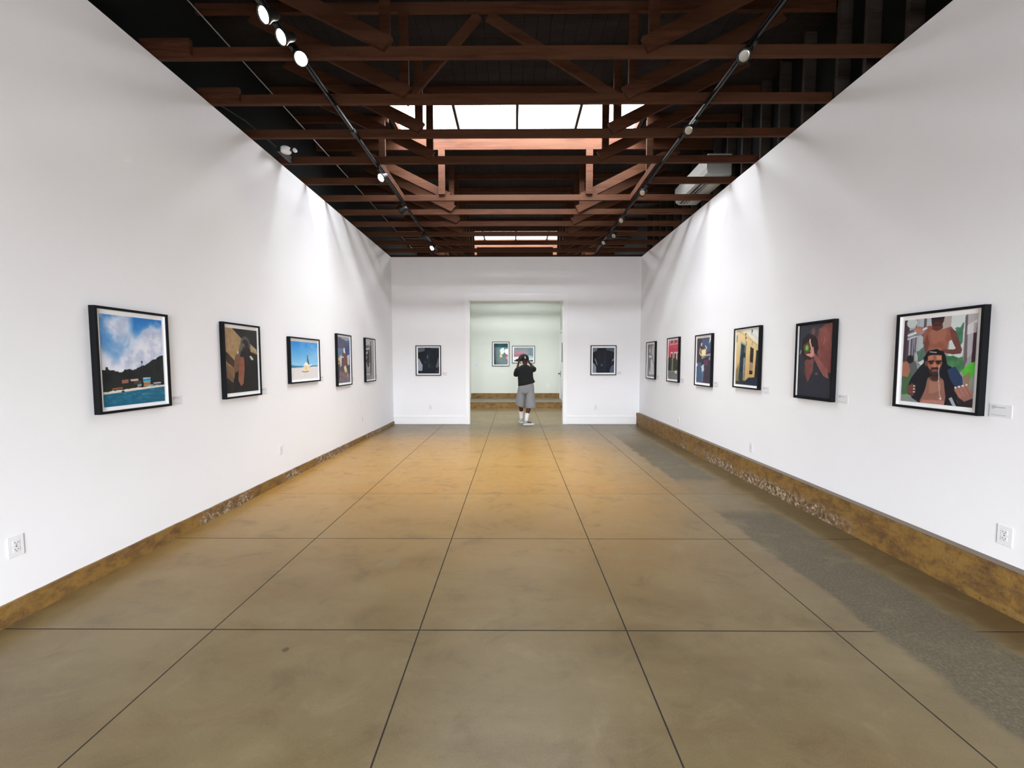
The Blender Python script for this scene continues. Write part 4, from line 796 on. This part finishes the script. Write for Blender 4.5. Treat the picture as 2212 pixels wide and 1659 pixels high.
def ering(cx, cy_, cz, rx, ry, n=24, tz=0, ph=0, tzx=0):
    return [(cx+rx*math.cos(2*math.pi*i/n), cy_+ry*math.sin(2*math.pi*i/n)*(1+.0*ph), cz+tzx*math.cos(2*math.pi*i/n)+tz*math.sin(2*math.pi*i/n)) for i in range(n)]
def sub(o, l=1):
    s_ = o.modifiers.new('sub', 'SUBSURF'); s_.levels = l; s_.render_levels = l; return o
b = MB()
fold = lambda r_, k, a: [(p[0]+(p[0]-0)*a*math.sin(k*i), p[1]*(1+a*math.cos(k*i*1.3)), p[2]) for i, p in enumerate(r_)]
b.rings([fold(ering(.040, .0, .985, .225, .165, tzx=.062), 1.1, .05), fold(ering(.030, .0, 1.03, .212, .16, tzx=.05), 1.1, .04), ering(.012, .0, 1.12, .198, .152, tzx=.02), ering(-.002, -.005, 1.22, .196, .150), ering(-.005, -.005, 1.33, .203, .145), ering(-.008, -.005, 1.40, .202, .130), ering(-.01, -.003, 1.45, .165, .115), ering(-.01, 0, 1.482, .100, .090), ering(-.01, .003, 1.498, .070, .070)], True, True)
b.tube([(-.13, .0, 1.385), (-.185, .0, 1.375), (-.215, .015, 1.32), (-.235, .06, 1.25), (-.228, .085, 1.215)], [.075, .085, .082, .072, .068], 16)
b.tube([(.11, .0, 1.385), (.165, .02, 1.39), (.205, .08, 1.385), (.228, .135, 1.375)], [.075, .083, .080, .074], 16)
sub(b.build('t_shirt', M_TEE, man, True)); man.children[-1]['label'] = 'loose black T-shirt hanging lower on the left'
b = MB()
b.rings([ering(.03, 0, 1.09, .170, .135), ering(.028, 0, .98, .190, .15), ering(.02, .005, .84, .212, .150), ering(.01, .01, .74, .205, .14)], True, True)
b.rings([ering(-.07, .0, 1.02, .085, .11), ering(-.085, .0, .93, .105, .13), ering(-.095, .02, .80, .108, .12), ering(-.115, .05, .66, .118, .12), ering(-.130, .085, .52, .124, .122), ering(-.140, .11, .43, .122, .12, tzx=-.04), ering(-.140, .11, .432, .114, .112, tzx=-.04)], True, True)
b.rings([ering(.095, .0, 1.02, .085, .11), ering(.108, .0, .93, .108, .13), ering(.115, .0, .80, .112, .12), ering(.125, -.01, .66, .120, .12), ering(.135, -.02, .52, .130, .124), ering(.138, -.03, .405, .134, .126), ering(.138, -.03, .407, .126, .118)], True, True)
sub(b.build('shorts', M_SHORT, man, True))
MB().tube([(-.10, .205, .30), (-.10, .232, .22), (-.10, .245, .13), (-.10, .262, .08)], [.053, .049, .046, .045], 16).build('sock', M_SOCK, man, True)
MB().tube([(.048, -.10, .28), (.035, -.115, .21), (.022, -.138, .12), (.03, -.138, .08)], [.053, .049, .046, .045], 16).build('sock', M_SOCK, man, True)
def shoe(x, y, rz):
    M_ = Matrix.Translation((x, y, 0)) @ Matrix.Rotation(rz, 4, 'Z')
    prof = [(-.075, .034, .06), (-.05, .040, .085), (0, .041, .092), (.05, .043, .080), (.10, .048, .062), (.15, .048, .05), (.19, .038, .042), (.21, .018, .034)]
    b = MB(); b.rings([[M_ @ Vector((w_*math.cos(t_), l, .022+max(0, math.sin(t_))*(h_-.022)+min(0, math.sin(t_))*.004)) for t_ in [2*math.pi*i/14 for i in range(14)]] for l, w_, h_ in prof])
    so = b.build('shoe', M_SHOE, man, True)
    b = MB(); out = [(l, w_+.004) for l, w_, h_ in prof]; ring = [(w_, l) for l, w_ in out]+[(-w_, l) for l, w_ in reversed(out)]
    b.rings([[M_ @ Vector((p[0], p[1], .0)) for p in ring], [M_ @ Vector((p[0], p[1], .027)) for p in ring]]); b.build('sole', M_SOLE, so)
    b = MB()
    for i in range(3):
        l = .03+.03*i; z = .089-.012*i; b.box(-.024, .024, l-.004, l+.004, z-.002, z+.006)
    l_ = b.build('laces', M_SOLE, so); l_.matrix_local = M_
shoe(-.10, .24, R(4)); shoe(.02, -.14, R(-74))
# cap worn back to front: panelled dome, band and white mark at the back
b = MB(); b.rings([ering(-.01, .02, 1.615, .100, .112, 24), ering(-.01, .02, 1.66, .101, .113, 24), ering(-.01, .02, 1.705, .092, .102, 24), ering(-.01, .018, 1.738, .068, .076, 24), ering(-.01, .016, 1.756, .036, .040, 24), ering(-.01, .015, 1.762, .008, .009, 24)], True, True)
cap = b.build('cap', M_TEE, man, True); cap['label'] = 'black cap with a small white mark at the back'
b = MB(); b.rings([[(-.01+r_*math.sin(t_)*.095, .11+.055*math.cos(t_)*r_ + .03, 1.63-.012*r_) for t_ in [math.pi*(-.5+i/8) for i in range(9)]]+[(-.01+r_*.09, .11, 1.622), (-.01-r_*.09, .11, 1.622)] for r_ in (.97, 1.0)])
b.build('brim', M_TEE, cap, True)
b = MB()
for (x, z, w_, h_) in ((-.014, 1.704, .016, .016), (-.008, 1.694, .022, .016), (-.012, 1.680, .018, .016), (-.006, 1.668, .018, .018), (-.003, 1.655, .014, .014)): b.box(x-w_/2, x+w_/2, -.0975+(1.70-z)*(-.06), -.085, z-h_/2, z+h_/2)
b.build('emblem', M_SOCK, cap)['label'] = 'small white emblem'
MB().lathe([(.0, -.012), (.013, -.008), (.015, 0), (.013, .008), (0, .012)], Matrix.Translation((-.045, .108, 1.64)), 10).build('eye', M_SOCK, man, True)
MB().lathe([(.0, -.012), (.013, -.008), (.015, 0), (.013, .008), (0, .012)], Matrix.Translation((.025, .108, 1.64)), 10).build('eye', M_SOCK, man, True)
MB().tube([(-.035, .115, 1.577), (-.01, .122, 1.575), (.015, .115, 1.577)], .007, 8).build('mouth', M_SKIN, man, True)
# camera held up in front of the face
hc = thing('handheld_camera', 'black camera raised in front of the face by the person in the doorway', 'camera', (PX-.035, PY+.30, 1.72))
MB().box(-.075, .075, -.03, .03, -.055, .045).build('camera_body', M_DARK, hc, bevel=.008)
MB().box(-.03, .03, -.028, .028, .045, .07).build('viewfinder', M_DARK, hc, bevel=.008)
MB().lathe([(.0, .0), (.036, .0), (.038, .03), (.034, .075), (.030, .08), (0, .078)], Matrix.Translation((0, .03, -.008)) @ Matrix.Rotation(R(-90), 4, 'X'), 20).build('lens', M_DARK, hc, True)
MB().tube([(.015+.025*math.cos(t_), 0, .078+.022*math.sin(t_)) for t_ in [math.pi*i/8 for i in range(9)]], .005, 8).build('handle', M_METAL, hc, True)
MB().tube([(-.078, 0, .03), (-.098, -.03, -.03), (-.100, -.05, -.12), (-.085, -.07, -.22), (-.07, -.05, -.10), (-.072, -.02, -.03)], .006, 8).build('strap', M_DARK, hc, True)
